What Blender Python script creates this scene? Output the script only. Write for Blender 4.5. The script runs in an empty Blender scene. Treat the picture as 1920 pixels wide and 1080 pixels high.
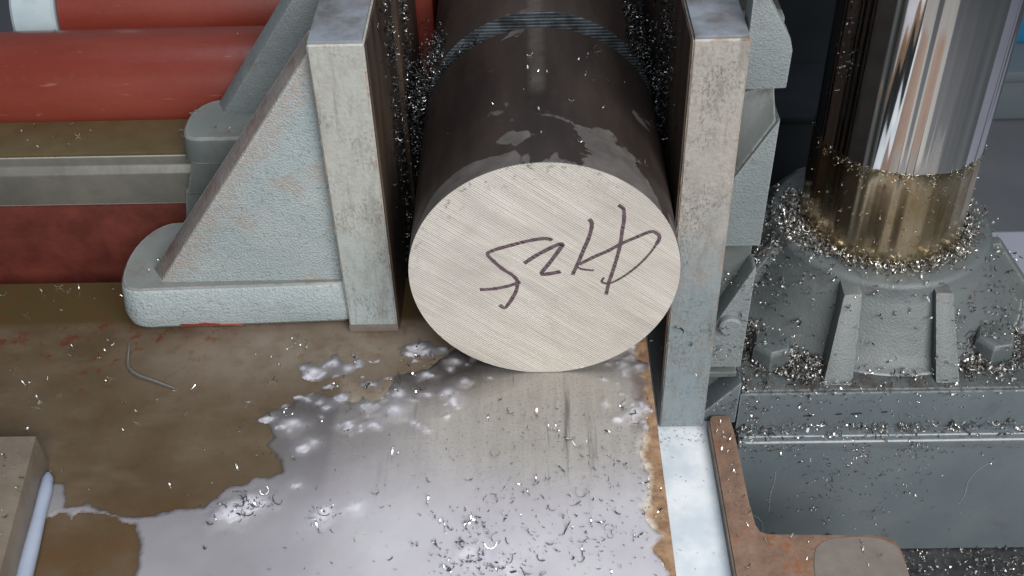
import bpy, bmesh, math, random
import numpy as np
from mathutils import Vector, Matrix, Euler

random.seed(7)
rng = np.random.default_rng(11)
SC = bpy.context.scene
COL = SC.collection

# ------------------------------------------------------------------ camera
cam_d = bpy.data.cameras.new('camera')
cam = bpy.data.objects.new('camera', cam_d)
COL.objects.link(cam)
R_ = Vector((0.99969997, 0.00338975, -0.02425846))
U_ = Vector((0.0162639, 0.64868298, 0.76088493))
F_ = Vector((-0.01831526, 0.76105118, -0.64843323))
cam.matrix_world = Matrix(((R_.x, U_.x, -F_.x, -0.00855821),
                           (R_.y, U_.y, -F_.y, -0.64129186),
                           (R_.z, U_.z, -F_.z, 0.63501772),
                           (0, 0, 0, 1)))
cam_d.sensor_width = 36
cam_d.lens = 39.962
cam_d.clip_start = 0.02
cam_d.clip_end = 60
cam_d.dof.use_dof = True
cam_d.dof.focus_distance = 0.86
cam_d.dof.aperture_fstop = 15
SC.camera = cam

# ------------------------------------------------------------------ light
w = bpy.data.worlds.new('World')
SC.world = w
w.use_nodes = True
bg = w.node_tree.nodes['Background']
bg.inputs['Color'].default_value = (0.80, 0.90, 1.0, 1)
bg.inputs['Strength'].default_value = 0.14

def area(name, loc, target, sx, sy, power, col, spread=180):
    d = bpy.data.lights.new(name, 'AREA')
    d.shape = 'RECTANGLE'
    d.size, d.size_y, d.energy, d.color = sx, sy, power, col
    d.spread = math.radians(spread)
    o = bpy.data.objects.new(name, d)
    COL.objects.link(o)
    o.location = loc
    o.rotation_euler = (Vector(target) - Vector(loc)).to_track_quat('-Z', 'Y').to_euler()
    return o
area('doorway_light', (1.05, -2.35, 1.95), (0, -0.1, 0), 2.8, 1.3, 50, (1.0, 0.985, 0.96), 95)
area('roof_light', (0.0, 0.15, 3.2), (0, 0.1, 0), 1.6, 1.6, 12, (0.78, 0.87, 1.0), 120)

SC.view_settings.view_transform = 'Standard'
SC.view_settings.look = 'None'
SC.view_settings.exposure = 0
SC.view_settings.gamma = 1

# ------------------------------------------------------------------ material kit
class NT:
    def __init__(s, name):
        s.m = bpy.data.materials.new(name)
        s.m.use_nodes = True
        s.t = s.m.node_tree
        s.n, s.l = s.t.nodes, s.t.links
        s.p = s.n['Principled BSDF']
        s.tc = s.n.new('ShaderNodeTexCoord')
    def set(s, **k):
        for a, v in k.items():
            i = s.p.inputs[a.replace('_', ' ')]
            if isinstance(v, bpy.types.NodeSocket):
                s.l.new(v, i)
            else:
                i.default_value = (*v, 1) if isinstance(v, tuple) and len(v) == 3 and i.type == 'RGBA' else v
        return s
    def coord(s, scale=(1, 1, 1), rot=(0, 0, 0)):
        mp = s.n.new('ShaderNodeMapping')
        mp.inputs['Scale'].default_value = scale
        mp.inputs['Rotation'].default_value = rot
        s.l.new(s.tc.outputs['Object'], mp.inputs['Vector'])
        return mp.outputs[0]
    def noise(s, scale, detail=4, rough=0.55, vec=None, dist=0):
        n = s.n.new('ShaderNodeTexNoise')
        n.inputs['Scale'].default_value = scale
        n.inputs['Detail'].default_value = detail
        n.inputs['Roughness'].default_value = rough
        n.inputs['Distortion'].default_value = dist
        s.l.new(vec or s.tc.outputs['Object'], n.inputs['Vector'])
        return n.outputs['Fac']
    def ramp(s, fac, stops):
        r = s.n.new('ShaderNodeValToRGB')
        e = r.color_ramp.elements
        while len(e) < len(stops):
            e.new(0.5)
        for i, (p, c) in enumerate(stops):
            e[i].position = p
            e[i].color = (c, c, c, 1) if not isinstance(c, tuple) else (*c, 1)
        s.l.new(fac, r.inputs[0])
        return r.outputs[0]
    def mix(s, fac, a, b, mode='MIX'):
        m = s.n.new('ShaderNodeMix')
        m.data_type = 'RGBA'
        m.blend_type = mode
        for v, i in ((fac, m.inputs[0]), (a, m.inputs[6]), (b, m.inputs[7])):
            if isinstance(v, bpy.types.NodeSocket):
                s.l.new(v, i)
            else:
                i.default_value = (*v, 1) if isinstance(v, tuple) else v
        return m.outputs[2]
    def math(s, op, a, b=0.0, c=0.0, clamp=False):
        m = s.n.new('ShaderNodeMath')
        m.operation = op
        m.use_clamp = clamp
        for v, i in zip((a, b, c), m.inputs):
            if isinstance(v, bpy.types.NodeSocket):
                s.l.new(v, i)
            else:
                i.default_value = v
        return m.outputs[0]
    def xyz(s):
        x = s.n.new('ShaderNodeSeparateXYZ')
        s.l.new(s.tc.outputs['Object'], x.inputs[0])
        return x.outputs
    def bump(s, h, dist=0.001, strength=1.0, prev=None):
        b = s.n.new('ShaderNodeBump')
        b.inputs['Distance'].default_value = dist
        b.inputs['Strength'].default_value = strength
        s.l.new(h, b.inputs['Height'])
        if prev is not None:
            s.l.new(prev, b.inputs['Normal'])
        s.l.new(b.outputs[0], s.p.inputs['Normal'])
        return b.outputs[0]
    def edge(s, radius=0.003, lo=0.02, hi=0.25):
        """1 on worn outer edges, 0 on flats"""
        b = s.n.new('ShaderNodeBevel')
        b.samples = 4
        b.inputs['Radius'].default_value = radius
        g = s.n.new('ShaderNodeNewGeometry')
        d = s.n.new('ShaderNodeVectorMath')
        d.operation = 'DOT_PRODUCT'
        s.l.new(b.outputs[0], d.inputs[0])
        s.l.new(g.outputs['Normal'], d.inputs[1])
        f = s.math('SUBTRACT', 1.0, d.outputs['Value'])
        mr = s.n.new('ShaderNodeMapRange')
        mr.inputs[1].default_value = lo
        mr.inputs[2].default_value = hi
        s.l.new(f, mr.inputs[0])
        return mr.outputs[0]

def cast_paint(name, a, b, grain=420, bump=0.0011, strength=0.55, stain=(0.30, 0.26, 0.22), st_lo=0.58, wear=(0.62, 0.60, 0.55), rough=0.5, wear_amt=0.7):
    k = NT(name)
    c = k.mix(k.ramp(k.noise(14, 5), [(0.35, 0.0), (0.65, 1.0)]), a, b)
    s1 = k.ramp(k.noise(26, 6, 0.65), [(st_lo, 0.0), (st_lo + 0.14, 0.75)])
    c = k.mix(s1, c, stain)
    pit = k.ramp(k.noise(330, 4, 0.7), [(0.33, 1.0), (0.45, 0.0)])
    c = k.mix(k.math('MULTIPLY', pit, 0.5), c, (0.13, 0.125, 0.12))
    if name == 'cast_light':     # rubbed, rust-flecked band below the sloping edge
        X = k.xyz()
        d = k.math('SUBTRACT', k.math('MULTIPLY', k.math('ADD', X[0], 0.3095), 0.8107), k.math('MULTIPLY', k.math('SUBTRACT', X[2], 0.0472), 0.5855))
        bd = k.math('MULTIPLY', k.ramp(k.math('ADD', d, k.math('MULTIPLY', k.math('SUBTRACT', k.noise(40, 4), 0.5), 0.02)), [(0.006, 1.0), (0.020, 0.0)]), k.ramp(k.noise(210, 5, 0.7), [(0.40, 0.15), (0.58, 1.0)]))
        c = k.mix(k.math('MULTIPLY', bd, 0.7), c, (0.36, 0.285, 0.245))
    ed = k.math('MULTIPLY', k.edge(), k.ramp(k.noise(160, 3), [(0.35, 0.0), (0.55, 1.0)]))
    c = k.mix(k.math('MULTIPLY', ed, wear_amt), c, wear)
    h = k.math('ADD', k.noise(grain * 1.2, 3, 0.65), k.math('MULTIPLY', k.noise(grain * 0.25, 3), 0.6))
    k.bump(h, bump, strength)
    return k.set(Base_Color=c, Roughness=rough).m

M = {}
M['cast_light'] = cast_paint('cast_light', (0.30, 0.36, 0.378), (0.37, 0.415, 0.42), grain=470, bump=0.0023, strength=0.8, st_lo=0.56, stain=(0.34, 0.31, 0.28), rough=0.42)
M['cast_foot'] = cast_paint('cast_foot', (0.285, 0.34, 0.358), (0.355, 0.40, 0.41), grain=400, bump=0.0022, strength=0.8, st_lo=0.56, stain=(0.25, 0.24, 0.23), rough=0.42)
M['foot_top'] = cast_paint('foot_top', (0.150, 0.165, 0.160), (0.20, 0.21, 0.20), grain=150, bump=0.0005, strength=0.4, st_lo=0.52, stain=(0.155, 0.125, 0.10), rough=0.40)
M['rib_edge'] = cast_paint('rib_edge', (0.18, 0.165, 0.155), (0.25, 0.225, 0.21), grain=260, bump=0.0012, strength=0.6, st_lo=0.5, stain=(0.16, 0.09, 0.075), rough=0.5)
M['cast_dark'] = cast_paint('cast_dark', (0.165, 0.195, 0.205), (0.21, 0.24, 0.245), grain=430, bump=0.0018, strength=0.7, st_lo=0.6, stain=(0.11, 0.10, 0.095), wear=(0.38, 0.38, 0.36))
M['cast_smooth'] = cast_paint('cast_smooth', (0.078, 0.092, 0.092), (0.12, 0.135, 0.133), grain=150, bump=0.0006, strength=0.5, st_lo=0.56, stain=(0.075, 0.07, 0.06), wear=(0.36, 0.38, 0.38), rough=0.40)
M['blue_gray_paint'] = cast_paint('blue_gray_paint', (0.100, 0.126, 0.142), (0.128, 0.154, 0.168), grain=200, bump=0.0005, strength=0.4, st_lo=0.60, stain=(0.085, 0.080, 0.085), wear=(0.55, 0.57, 0.58), rough=0.34)
M['housing_paint'] = cast_paint('housing_paint', (0.080, 0.097, 0.101), (0.118, 0.132, 0.135), grain=420, bump=0.0009, strength=0.6, st_lo=0.56, stain=(0.085, 0.078, 0.076), wear=(0.40, 0.41, 0.41), rough=0.45)
M['grimy_base'] = cast_paint('grimy_base', (0.065, 0.076, 0.078), (0.098, 0.108, 0.11), grain=200, bump=0.0014, strength=0.6, st_lo=0.48, stain=(0.040, 0.030, 0.026), wear=(0.50, 0.52, 0.52), rough=0.45)

def plate_mat(name, up, lo, z0, z1, spot=0.8, mc=(0.26, 0.20, 0.165), ma=0.6):
    """painted plate edge: bare and stained towards the top, paint kept below"""
    k = NT(name)
    z = k.xyz()[2]
    t = k.math('ADD', z, k.math('MULTIPLY', k.math('SUBTRACT', k.noise(22, 5, 0.6), 0.5), 0.22))
    mr = k.n.new('ShaderNodeMapRange')
    mr.inputs[1].default_value, mr.inputs[2].default_value = z0, z1
    k.l.new(t, mr.inputs[0])
    c = k.mix(mr.outputs[0], lo, up)
    mott = k.ramp(k.noise(75, 6, 0.7), [(0.45, 0.0), (0.70, 1.0)])
    c = k.mix(k.math('MULTIPLY', mott, ma), c, mc)
    sp = k.ramp(k.noise(560, 5, 0.8, k.coord((1, 1, 0.6))), [(0.38, 1.0), (0.52, 0.0)])
    smear = k.ramp(k.noise(1, 5, 0.7, k.coord((60, 60, 14))), [(0.52, 0.0), (0.70, 1.0)])
    c = k.mix(k.math('MULTIPLY', smear, 0.6), c, tuple(q * 0.62 for q in mc))
    c = k.mix(k.math('MULTIPLY', k.math('MULTIPLY', sp, k.ramp(k.noise(32, 5, 0.65), [(0.40, 0.12), (0.62, 1.0)])), spot), c, (0.09, 0.075, 0.065))
    lines = k.ramp(k.noise(1, 4, 0.6, k.coord((210, 40, 10))), [(0.57, 0.0), (0.70, 1.0)])
    c = k.mix(k.math('MULTIPLY', lines, 0.55), c, (0.20, 0.17, 0.15))
    ed = k.math('MULTIPLY', k.edge(0.002), k.ramp(k.noise(120, 3), [(0.4, 0.0), (0.55, 1.0)]))
    c = k.mix(k.math('MULTIPLY', ed, 0.7), c, (0.36, 0.20, 0.11))
    k.bump(k.noise(260, 5, 0.65), 0.0012, 0.6)
    return k.set(Base_Color=c, Roughness=0.48).m
M['plate_l'] = plate_mat('plate_left_edge', (0.375, 0.385, 0.36), (0.325, 0.38, 0.39), 0.03, 0.13, 0.6, (0.27, 0.255, 0.22), 0.5)
M['plate_r'] = plate_mat('plate_right_edge', (0.355, 0.335, 0.31), (0.205, 0.255, 0.278), 0.02, 0.13, 0.85, (0.225, 0.205, 0.185), 0.5)
k = NT('plate_top_steel')
c = k.mix(k.ramp(k.noise(30, 5, 0.6), [(0.4, 0.0), (0.62, 1.0)]), (0.30, 0.33, 0.38), (0.17, 0.165, 0.17))
k.bump(k.noise(160, 5), 0.0006, 0.5)
M['plate_top'] = k.set(Base_Color=c, Metallic=0.35, Roughness=0.4).m
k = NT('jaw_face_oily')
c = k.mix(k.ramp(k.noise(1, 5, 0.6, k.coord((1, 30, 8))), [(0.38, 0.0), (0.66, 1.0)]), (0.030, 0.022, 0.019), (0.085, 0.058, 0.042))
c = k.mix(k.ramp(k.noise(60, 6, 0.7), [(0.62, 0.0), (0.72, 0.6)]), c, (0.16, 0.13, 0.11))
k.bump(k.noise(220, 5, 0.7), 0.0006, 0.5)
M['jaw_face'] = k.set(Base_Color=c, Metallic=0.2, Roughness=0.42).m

# bed steel: brown oil-stained left, bare worn steel near the bar's path, rusty along the right edge
k = NT('bed_steel')
X = k.xyz()
nz = k.noise(9, 6, 0.62)
brown = k.mix(k.ramp(nz, [(0.36, 0.0), (0.64, 1.0)]), (0.074, 0.049, 0.026), (0.118, 0.086, 0.055))
brown = k.mix(k.ramp(k.noise(1, 5, 0.6, k.coord((16, 34, 1))), [(0.5, 0.0), (0.75, 0.4)]), brown, (0.175, 0.14, 0.105))
low = k.n.new('ShaderNodeMapRange')
low.inputs[1].default_value, low.inputs[2].default_value = -0.10, -0.19
k.l.new(X[1], low.inputs[0])
brown = k.mix(k.math('MULTIPLY', low.outputs[0], k.ramp(k.noise(40, 5), [(0.35, 0.2), (0.6, 0.85)])), brown, (0.098, 0.050, 0.019))
yb = k.n.new('ShaderNodeMapRange')
yb.inputs[1].default_value, yb.inputs[2].default_value = 0.062, 0.07
k.l.new(X[1], yb.inputs[0])
brown = k.mix(yb.outputs[0], brown, (0.070, 0.049, 0.019))
fa = k.n.new('ShaderNodeMapRange')
fa.inputs[1].default_value, fa.inputs[2].default_value = -0.055, 0.03
k.l.new(X[1], fa.inputs[0])
rs = k.math('MULTIPLY', k.ramp(k.noise(75, 6, 0.72), [(0.535, 0.0), (0.61, 0.9)]), k.ramp(k.noise(13, 3), [(0.44, 0.1), (0.56, 1.0)]))
steel = k.mix(k.ramp(k.noise(1, 5, 0.65, k.coord((150, 7, 1))), [(0.3, 0.0), (0.7, 1.0)]), (0.55, 0.50, 0.425), (0.68, 0.635, 0.565))
steel = k.mix(k.math('MULTIPLY', k.ramp(k.noise(420, 4, 0.75), [(0.34, 1.0), (0.46, 0.0)]), 0.6), steel, (0.22, 0.18, 0.14))
gro = k.ramp(k.noise(1, 4, 0.7, k.coord((95, 4.5, 1))), [(0.60, 0.0), (0.68, 1.0)])
steel = k.mix(k.math('MULTIPLY', gro, 0.7), steel, (0.13, 0.11, 0.09))
t = k.math('MINIMUM', k.math('SUBTRACT', X[0], k.math('MULTIPLY', X[1], 2.0)), k.math('ADD', k.math('MULTIPLY', X[0], 1.2), 0.115))   # wear boundary runs obliquely
t = k.math('ADD', t, k.math('MULTIPLY', k.math('SUBTRACT', k.noise(24, 5, 0.6), 0.5), 0.09))
mr = k.n.new('ShaderNodeMapRange')
mr.inputs[1].default_value, mr.inputs[2].default_value = -0.075, 0.012
k.l.new(t, mr.inputs[0])
ws = k.n.new('ShaderNodeMapRange')
ws.inputs[1].default_value, ws.inputs[2].default_value = -0.1635, -0.1580
k.l.new(X[0], ws.inputs[0])
wf = k.n.new('ShaderNodeMapRange')
wf.inputs[1].default_value, wf.inputs[2].default_value = 0.000, -0.035
k.l.new(k.math('ADD', X[1], k.math('MULTIPLY', k.math('SUBTRACT', k.noise(50, 5), 0.5), 0.04)), wf.inputs[0])
worn = k.mix(k.ramp(k.noise(38, 6, 0.7), [(0.35, 0.0), (0.68, 1.0)]), (0.235, 0.185, 0.142), (0.36, 0.305, 0.25))
worn = k.mix(k.ramp(k.noise(240, 5, 0.75), [(0.36, 0.8), (0.46, 0.0)]), worn, (0.12, 0.085, 0.06))
pl = k.n.new('ShaderNodeMapRange')
pl.inputs[1].default_value, pl.inputs[2].default_value = -0.035, 0.03
k.l.new(X[1], pl.inputs[0])
pr_ = k.n.new('ShaderNodeMapRange')
pr_.inputs[1].default_value, pr_.inputs[2].default_value = -0.36, -0.24
k.l.new(X[0], pr_.inputs[0])
front_ = k.ramp(X[1], [(0.060, 1.0), (0.066, 0.0)])
pale = k.math('MULTIPLY', k.math('MULTIPLY', k.math('MULTIPLY', pl.outputs[0], pr_.outputs[0]), front_), k.ramp(k.noise(30, 6, 0.65), [(0.30, 0.25), (0.62, 0.95)]))
brown = k.mix(pale, brown, (0.215, 0.175, 0.138))
lx = k.n.new('ShaderNodeMapRange')
lx.inputs[1].default_value, lx.inputs[2].default_value = -0.20, -0.33
lx.inputs[3].default_value = 0.35
k.l.new(X[0], lx.inputs[0])
rs = k.math('MULTIPLY', rs, lx.outputs[0])
brown = k.mix(k.math('MULTIPLY', k.math('MULTIPLY', rs, fa.outputs[0]), 0.9), brown, (0.110, 0.026, 0.014))
base_ = k.mix(k.math('MULTIPLY', k.math('MULTIPLY', ws.outputs[0], wf.outputs[0]), 0.85), brown, worn)
c = k.mix(mr.outputs[0], base_, steel)
er = k.n.new('ShaderNodeMapRange')
er.inputs[1].default_value, er.inputs[2].default_value = 0.066, 0.074
k.l.new(k.math('ADD', X[0], k.math('MULTIPLY', k.math('SUBTRACT', k.noise(60, 5), 0.5), 0.025)), er.inputs[0])
c = k.mix(er.outputs[0], c, k.mix(k.ramp(k.noise(90, 5, 0.7), [(0.4, 0.0), (0.6, 1.0)]), (0.19, 0.11, 0.065), (0.33, 0.215, 0.13)))
k.bump(k.noise(1, 5, 0.7, k.coord((500, 120, 1))), 0.0003, 0.35)
M['bed'] = k.set(Base_Color=c, Roughness=k.ramp(nz, [(0.3, 0.22), (0.7, 0.42)]), Specular_IOR_Level=0.3).m

def simple(name, a, b, scale=20, rough=0.5, metal=0.0, bump=0.0, bscale=200, **kw):
    k = NT(name)
    c = k.mix(k.ramp(k.noise(scale, 6, 0.62), [(0.35, 0.0), (0.65, 1.0)]), a, b)
    if bump:
        k.bump(k.noise(bscale, 5, 0.65), bump, 0.5)
    return k.set(Base_Color=c, Roughness=rough, Metallic=metal, **kw).m

k = NT('red_gloss_paint')
c = k.mix(k.ramp(k.noise(1, 6, 0.6, k.coord((5, 20, 20))), [(0.35, 0.0), (0.68, 1.0)]), (0.145, 0.021, 0.012), (0.185, 0.038, 0.026))
c = k.mix(k.ramp(k.noise(120, 6, 0.75), [(0.58, 0.0), (0.70, 0.7)]), c, (0.13, 0.05, 0.038))
c = k.mix(k.ramp(k.noise(1, 5, 0.7, k.coord((18, 160, 160))), [(0.64, 0.0), (0.72, 0.5)]), c, (0.30, 0.15, 0.12))
k.bump(k.noise(90, 5, 0.6), 0.0005, 0.3)
M['red'] = k.set(Base_Color=c, Roughness=0.27, Specular_IOR_Level=0.8).m
M['red_dull'] = simple('red_frame_paint', (0.070, 0.014, 0.010), (0.115, 0.026, 0.018), 40, 0.5, bump=0.0006, bscale=150)
M['red_scrape'] = simple('red_primer', (0.42, 0.085, 0.07), (0.36, 0.06, 0.05), 90, 0.6)
M['rail_top'] = simple('oily_rail', (0.082, 0.060, 0.026), (0.115, 0.088, 0.045), 22, 0.36, 0.15, 0.0003, 120)
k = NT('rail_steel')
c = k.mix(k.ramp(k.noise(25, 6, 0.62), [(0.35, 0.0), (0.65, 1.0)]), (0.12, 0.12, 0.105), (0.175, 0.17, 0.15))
c = k.mix(k.math('MULTIPLY', k.edge(0.002, 0.015, 0.10), 0.9), c, (0.72, 0.70, 0.64))  # bright highlight lines on the worn bevel edges, painted into the colour
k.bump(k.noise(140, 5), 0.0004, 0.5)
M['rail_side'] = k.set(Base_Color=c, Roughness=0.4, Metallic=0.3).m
M['collar'] = simple('collar_paint', (0.33, 0.41, 0.45), (0.40, 0.47, 0.50), 30, 0.4)
M['dark'] = simple('charcoal_sheet', (0.006, 0.008, 0.010), (0.010, 0.012, 0.015), 9, 0.6, Specular_IOR_Level=0.12)
M['box_gray'] = simple('box_gray', (0.010, 0.013, 0.016), (0.015, 0.018, 0.022), 15, 0.5, Specular_IOR_Level=0.12)
M['panel_gray'] = simple('panel_gray', (0.105, 0.13, 0.15), (0.125, 0.15, 0.165), 5, 0.5)
M['floor'] = simple('shop_floor', (0.105, 0.113, 0.125), (0.135, 0.143, 0.155), 3, 0.6)
M['walk'] = simple('walkway_paint', (0.33, 0.345, 0.42), (0.40, 0.41, 0.48), 4, 0.5)
M['mat'] = simple('floor_mat', (0.115, 0.125, 0.14), (0.135, 0.145, 0.16), 6, 0.7)
M['blue'] = simple('blue_plastic', (0.015, 0.16, 0.36), (0.02, 0.20, 0.42), 8, 0.4)
M['scratch'] = simple('bare_scratch', (0.22, 0.25, 0.27), (0.16, 0.19, 0.21), 90, 0.5)
M['hole'] = simple('socket_dark', (0.02, 0.02, 0.02), (0.03, 0.03, 0.03), 50, 0.6)

# black mill scale on the round bar, gray where the coolant dried near the fresh cut
k = NT('mill_scale')
X = k.xyz()
c = k.mix(k.ramp(k.noise(1, 6, 0.6, k.coord((26, 7, 26))), [(0.35, 0.0), (0.7, 1.0)]), (0.018, 0.0135, 0.012), (0.037, 0.027, 0.023))
nb = k.noise(22, 5, 0.55, dist=0.5)
def bump_at(cx, cy, rx, ry):
    ex_ = k.math('DIVIDE', k.math('SUBTRACT', X[0], cx), rx)
    ey_ = k.math('DIVIDE', k.math('SUBTRACT', X[1], cy), ry)
    return k.ramp(k.math('SQRT', k.math('ADD', k.math('MULTIPLY', ex_, ex_), k.math('MULTIPLY', ey_, ey_))), [(0.0, 1.0), (1.0, 0.0)])
near = k.ramp(X[1], [(0.0, 1.0), (0.024, 0.0)])
sp = k.math('ADD', k.math('MULTIPLY', bump_at(0.052, 0.022, 0.042, 0.046), 0.42), k.math('MULTIPLY', bump_at(-0.018, 0.034, 0.030, 0.014), 0.34))
sp = k.math('ADD', sp, k.math('MULTIPLY', bump_at(-0.052, 0.008, 0.05, 0.016), 0.30))
sp = k.math('ADD', sp, k.math('MULTIPLY', near, 0.19))
only = k.ramp(X[1], [(0.09, 1.0), (0.10, 0.0)])
sm = k.ramp(k.math('ADD', nb, k.math('MULTIPLY', sp, only)), [(0.645, 0.0), (0.665, 1.0)])
c = k.mix(k.math('MULTIPLY', sm, 0.62), c, k.mix(k.ramp(k.noise(60, 5), [(0.35, 0.0), (0.7, 1.0)]), (0.085, 0.078, 0.075), (0.15, 0.14, 0.135)))
sheen_streak = k.math('MULTIPLY', k.ramp(k.math('ABSOLUTE', k.math('ADD', X[0], 0.003)), [(0.003, 1.0), (0.008, 0.0)]), k.ramp(X[1], [(0.085, 0.0), (0.10, 1.0)]))  # pale reflection streak along the bar's top, painted into the colour
sheen_streak = k.math('MULTIPLY', sheen_streak, k.ramp(X[2], [(0.15, 0.0), (0.16, 1.0)]))
c = k.mix(k.math('MULTIPLY', sheen_streak, k.ramp(k.noise(50, 4), [(0.3, 0.15), (0.65, 0.6)])), c, (0.10, 0.088, 0.08))
k.bump(k.noise(130, 5, 0.6), 0.0006, 0.3)
M['scale'] = k.set(Base_Color=c, Roughness=k.ramp(nb, [(0.35, 0.40), (0.65, 0.58)]), Specular_IOR_Level=0.28).m

# saw-cut face: fine oblique tooth marks
ANG = math.radians(38)
def saw_face(name, ang, cols, dark, metal, rough, band=620, per=0.00165):
    k = NT(name)
    X = k.xyz()
    u = k.math('ADD', k.math('MULTIPLY', X[0], math.sin(ang)), k.math('MULTIPLY', X[2], math.cos(ang)))
    v = k.math('SUBTRACT', k.math('MULTIPLY', X[0], math.cos(ang)), k.math('MULTIPLY', X[2], math.sin(ang)))
    cb = k.n.new('ShaderNodeCombineXYZ')
    k.l.new(k.math('MULTIPLY', u, band), cb.inputs[0])
    k.l.new(k.math('MULTIPLY', v, 22), cb.inputs[1])
    ln = k.noise(1, 2, 0.5, cb.outputs[0])
    cb2 = k.n.new('ShaderNodeCombineXYZ')
    k.l.new(k.math('MULTIPLY', u, 75), cb2.inputs[0])
    k.l.new(k.math('MULTIPLY', v, 9), cb2.inputs[1])
    broad = k.noise(1, 4, 0.6, cb2.outputs[0])
    wv = k.math('SINE', k.math('MULTIPLY', u, 2 * math.pi / per))
    c = k.mix(k.ramp(broad, [(0.3, 0.0), (0.7, 1.0)]), cols[0], cols[1])
    groove = k.math('ADD', k.math('MULTIPLY', wv, 0.30), k.math('MULTIPLY', k.math('SUBTRACT', ln, 0.5), 1.0))
    c = k.mix(k.math('MULTIPLY', k.ramp(k.math('ADD', groove, 0.5), [(0.15, 1.0), (0.6, 0.0)]), 0.55), c, dark)
    c = k.mix(k.ramp(k.noise(22, 4, 0.6), [(0.55, 0.0), (0.75, 0.35)]), c, cols[2])
    return k, c, k.math('ADD', groove, 0.0), X
k, c, g, X = saw_face('saw_cut_face', ANG, ((0.60, 0.56, 0.51), (0.73, 0.695, 0.635), (0.68, 0.60, 0.565)), (0.24, 0.22, 0.195), 0.4, 0.4)
rr = k.math('SQRT', k.math('ADD', k.math('MULTIPLY', X[0], X[0]), k.math('POWER', k.math('SUBTRACT', X[2], 0.1), 2.0)))
rim = k.math('MULTIPLY', k.ramp(rr, [(0.080, 0.0), (0.095, 1.0)]), k.ramp(k.math('SUBTRACT', X[2], k.math('MULTIPLY', X[0], 0.35)), [(0.13, 0.0), (0.18, 1.0)]))
c = k.mix(k.math('MULTIPLY', rim, k.ramp(k.noise(170, 6, 0.75), [(0.55, 0.0), (0.62, 0.8)])), c, (0.15, 0.13, 0.11))
c = k.mix(k.ramp(k.noise(16, 5, 0.6, dist=0.8), [(0.50, 0.0), (0.66, 0.40)]), c, (0.40, 0.375, 0.335))
c = k.mix(k.ramp(k.noise(55, 4, 0.6), [(0.70, 0.0), (0.74, 0.8)]), c, (0.90, 0.88, 0.83))  # a few white glints painted as bright flecks
k.bump(g, 0.00035, 0.5)
M['cut_face'] = k.set(Base_Color=c, Metallic=0.35, Roughness=k.ramp(k.noise(24, 4), [(0.35, 0.34), (0.65, 0.50)])).m
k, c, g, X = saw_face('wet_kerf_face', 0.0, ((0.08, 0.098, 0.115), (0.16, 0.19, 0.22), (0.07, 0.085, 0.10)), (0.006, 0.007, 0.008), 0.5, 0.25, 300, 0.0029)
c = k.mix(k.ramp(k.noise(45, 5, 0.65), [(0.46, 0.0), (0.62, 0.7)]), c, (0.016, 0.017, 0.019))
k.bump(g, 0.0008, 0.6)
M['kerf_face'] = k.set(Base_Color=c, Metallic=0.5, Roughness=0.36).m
k = NT('marker_ink')
X = k.xyz()
u = k.math('ADD', k.math('MULTIPLY', X[0], math.sin(ANG)), k.math('MULTIPLY', X[2], math.cos(ANG)))
cb = k.n.new('ShaderNodeCombineXYZ')
k.l.new(k.math('MULTIPLY', u, 620), cb.inputs[0])
c = k.mix(k.ramp(k.noise(1, 2, 0.5, cb.outputs[0]), [(0.40, 0.0), (0.66, 0.75)]), (0.042, 0.020, 0.036), (0.22, 0.17, 0.17))
M['ink'] = k.set(Base_Color=c, Roughness=0.5).m

# polished rod
RX, RY, RR = 0.3255, 0.235, 0.0745
k = NT('polished_rod')
M['chrome'] = k.set(Base_Color=(0.80, 0.79, 0.785), Metallic=1.0, Roughness=k.ramp(k.noise(1, 3, 0.5, k.coord((60, 60, 3))), [(0.3, 0.06), (0.7, 0.12)])).m
k = NT('oily_rod')
c = k.mix(k.ramp(k.noise(1, 6, 0.65, k.coord((24, 24, 14))), [(0.38, 0.0), (0.70, 1.0)]), (0.74, 0.64, 0.47), (0.42, 0.29, 0.13))
c = k.mix(k.ramp(k.noise(300, 5, 0.7), [(0.60, 0.0), (0.68, 0.7)]), c, (0.08, 0.055, 0.03))
M['oily_rod'] = k.set(Base_Color=c, Metallic=1.0, Roughness=0.24).m
def turned(bm):
    """fine lengthwise polishing waves on a round bar"""
    for v in bm.verts:
        a = math.atan2(v.co.y - RY, v.co.x - RX)
        q = 0.0
        for kk, am, ph in ((5, 0.025, 0.4), (9, 0.04, 2.1), (14, 0.05, 4.0), (23, 0.06, 1.2), (31, 0.045, 2.9), (43, 0.05, 5.1), (61, 0.035, 0.7), (87, 0.02, 3.3)):
            q += am / kk * math.sin(kk * a + ph)
        v.co.x = RX + (v.co.x - RX) * (1 + q)
        v.co.y = RY + (v.co.y - RY) * (1 + q)
    return bm
k = NT('rust_plate')
c = k.mix(k.ramp(k.noise(55, 6, 0.7), [(0.35, 0.0), (0.65, 1.0)]), (0.15, 0.088, 0.060), (0.245, 0.155, 0.110))
c = k.mix(k.ramp(k.noise(28, 6, 0.7), [(0.60, 0.0), (0.68, 0.9)]), c, (0.24, 0.085, 0.028))
c = k.mix(k.ramp(k.noise(300, 5, 0.7), [(0.62, 0.0), (0.70, 0.8)]), c, (0.07, 0.04, 0.03))
k.bump(k.noise(240, 6, 0.7), 0.0008, 0.6)
M['rust'] = k.set(Base_Color=c, Roughness=0.62).m
M['rust_side'] = simple('rust_side', (0.10, 0.085, 0.075), (0.17, 0.14, 0.12), 60, 0.6, bump=0.0006)
M['scrape'] = simple('scraped_steel', (0.145, 0.125, 0.11), (0.20, 0.172, 0.15), 40, 0.5, 0.1, 0.0006)
M['side_block'] = simple('side_block_steel', (0.17, 0.135, 0.105), (0.23, 0.19, 0.15), 35, 0.42, 0.15, 0.0005)
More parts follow.
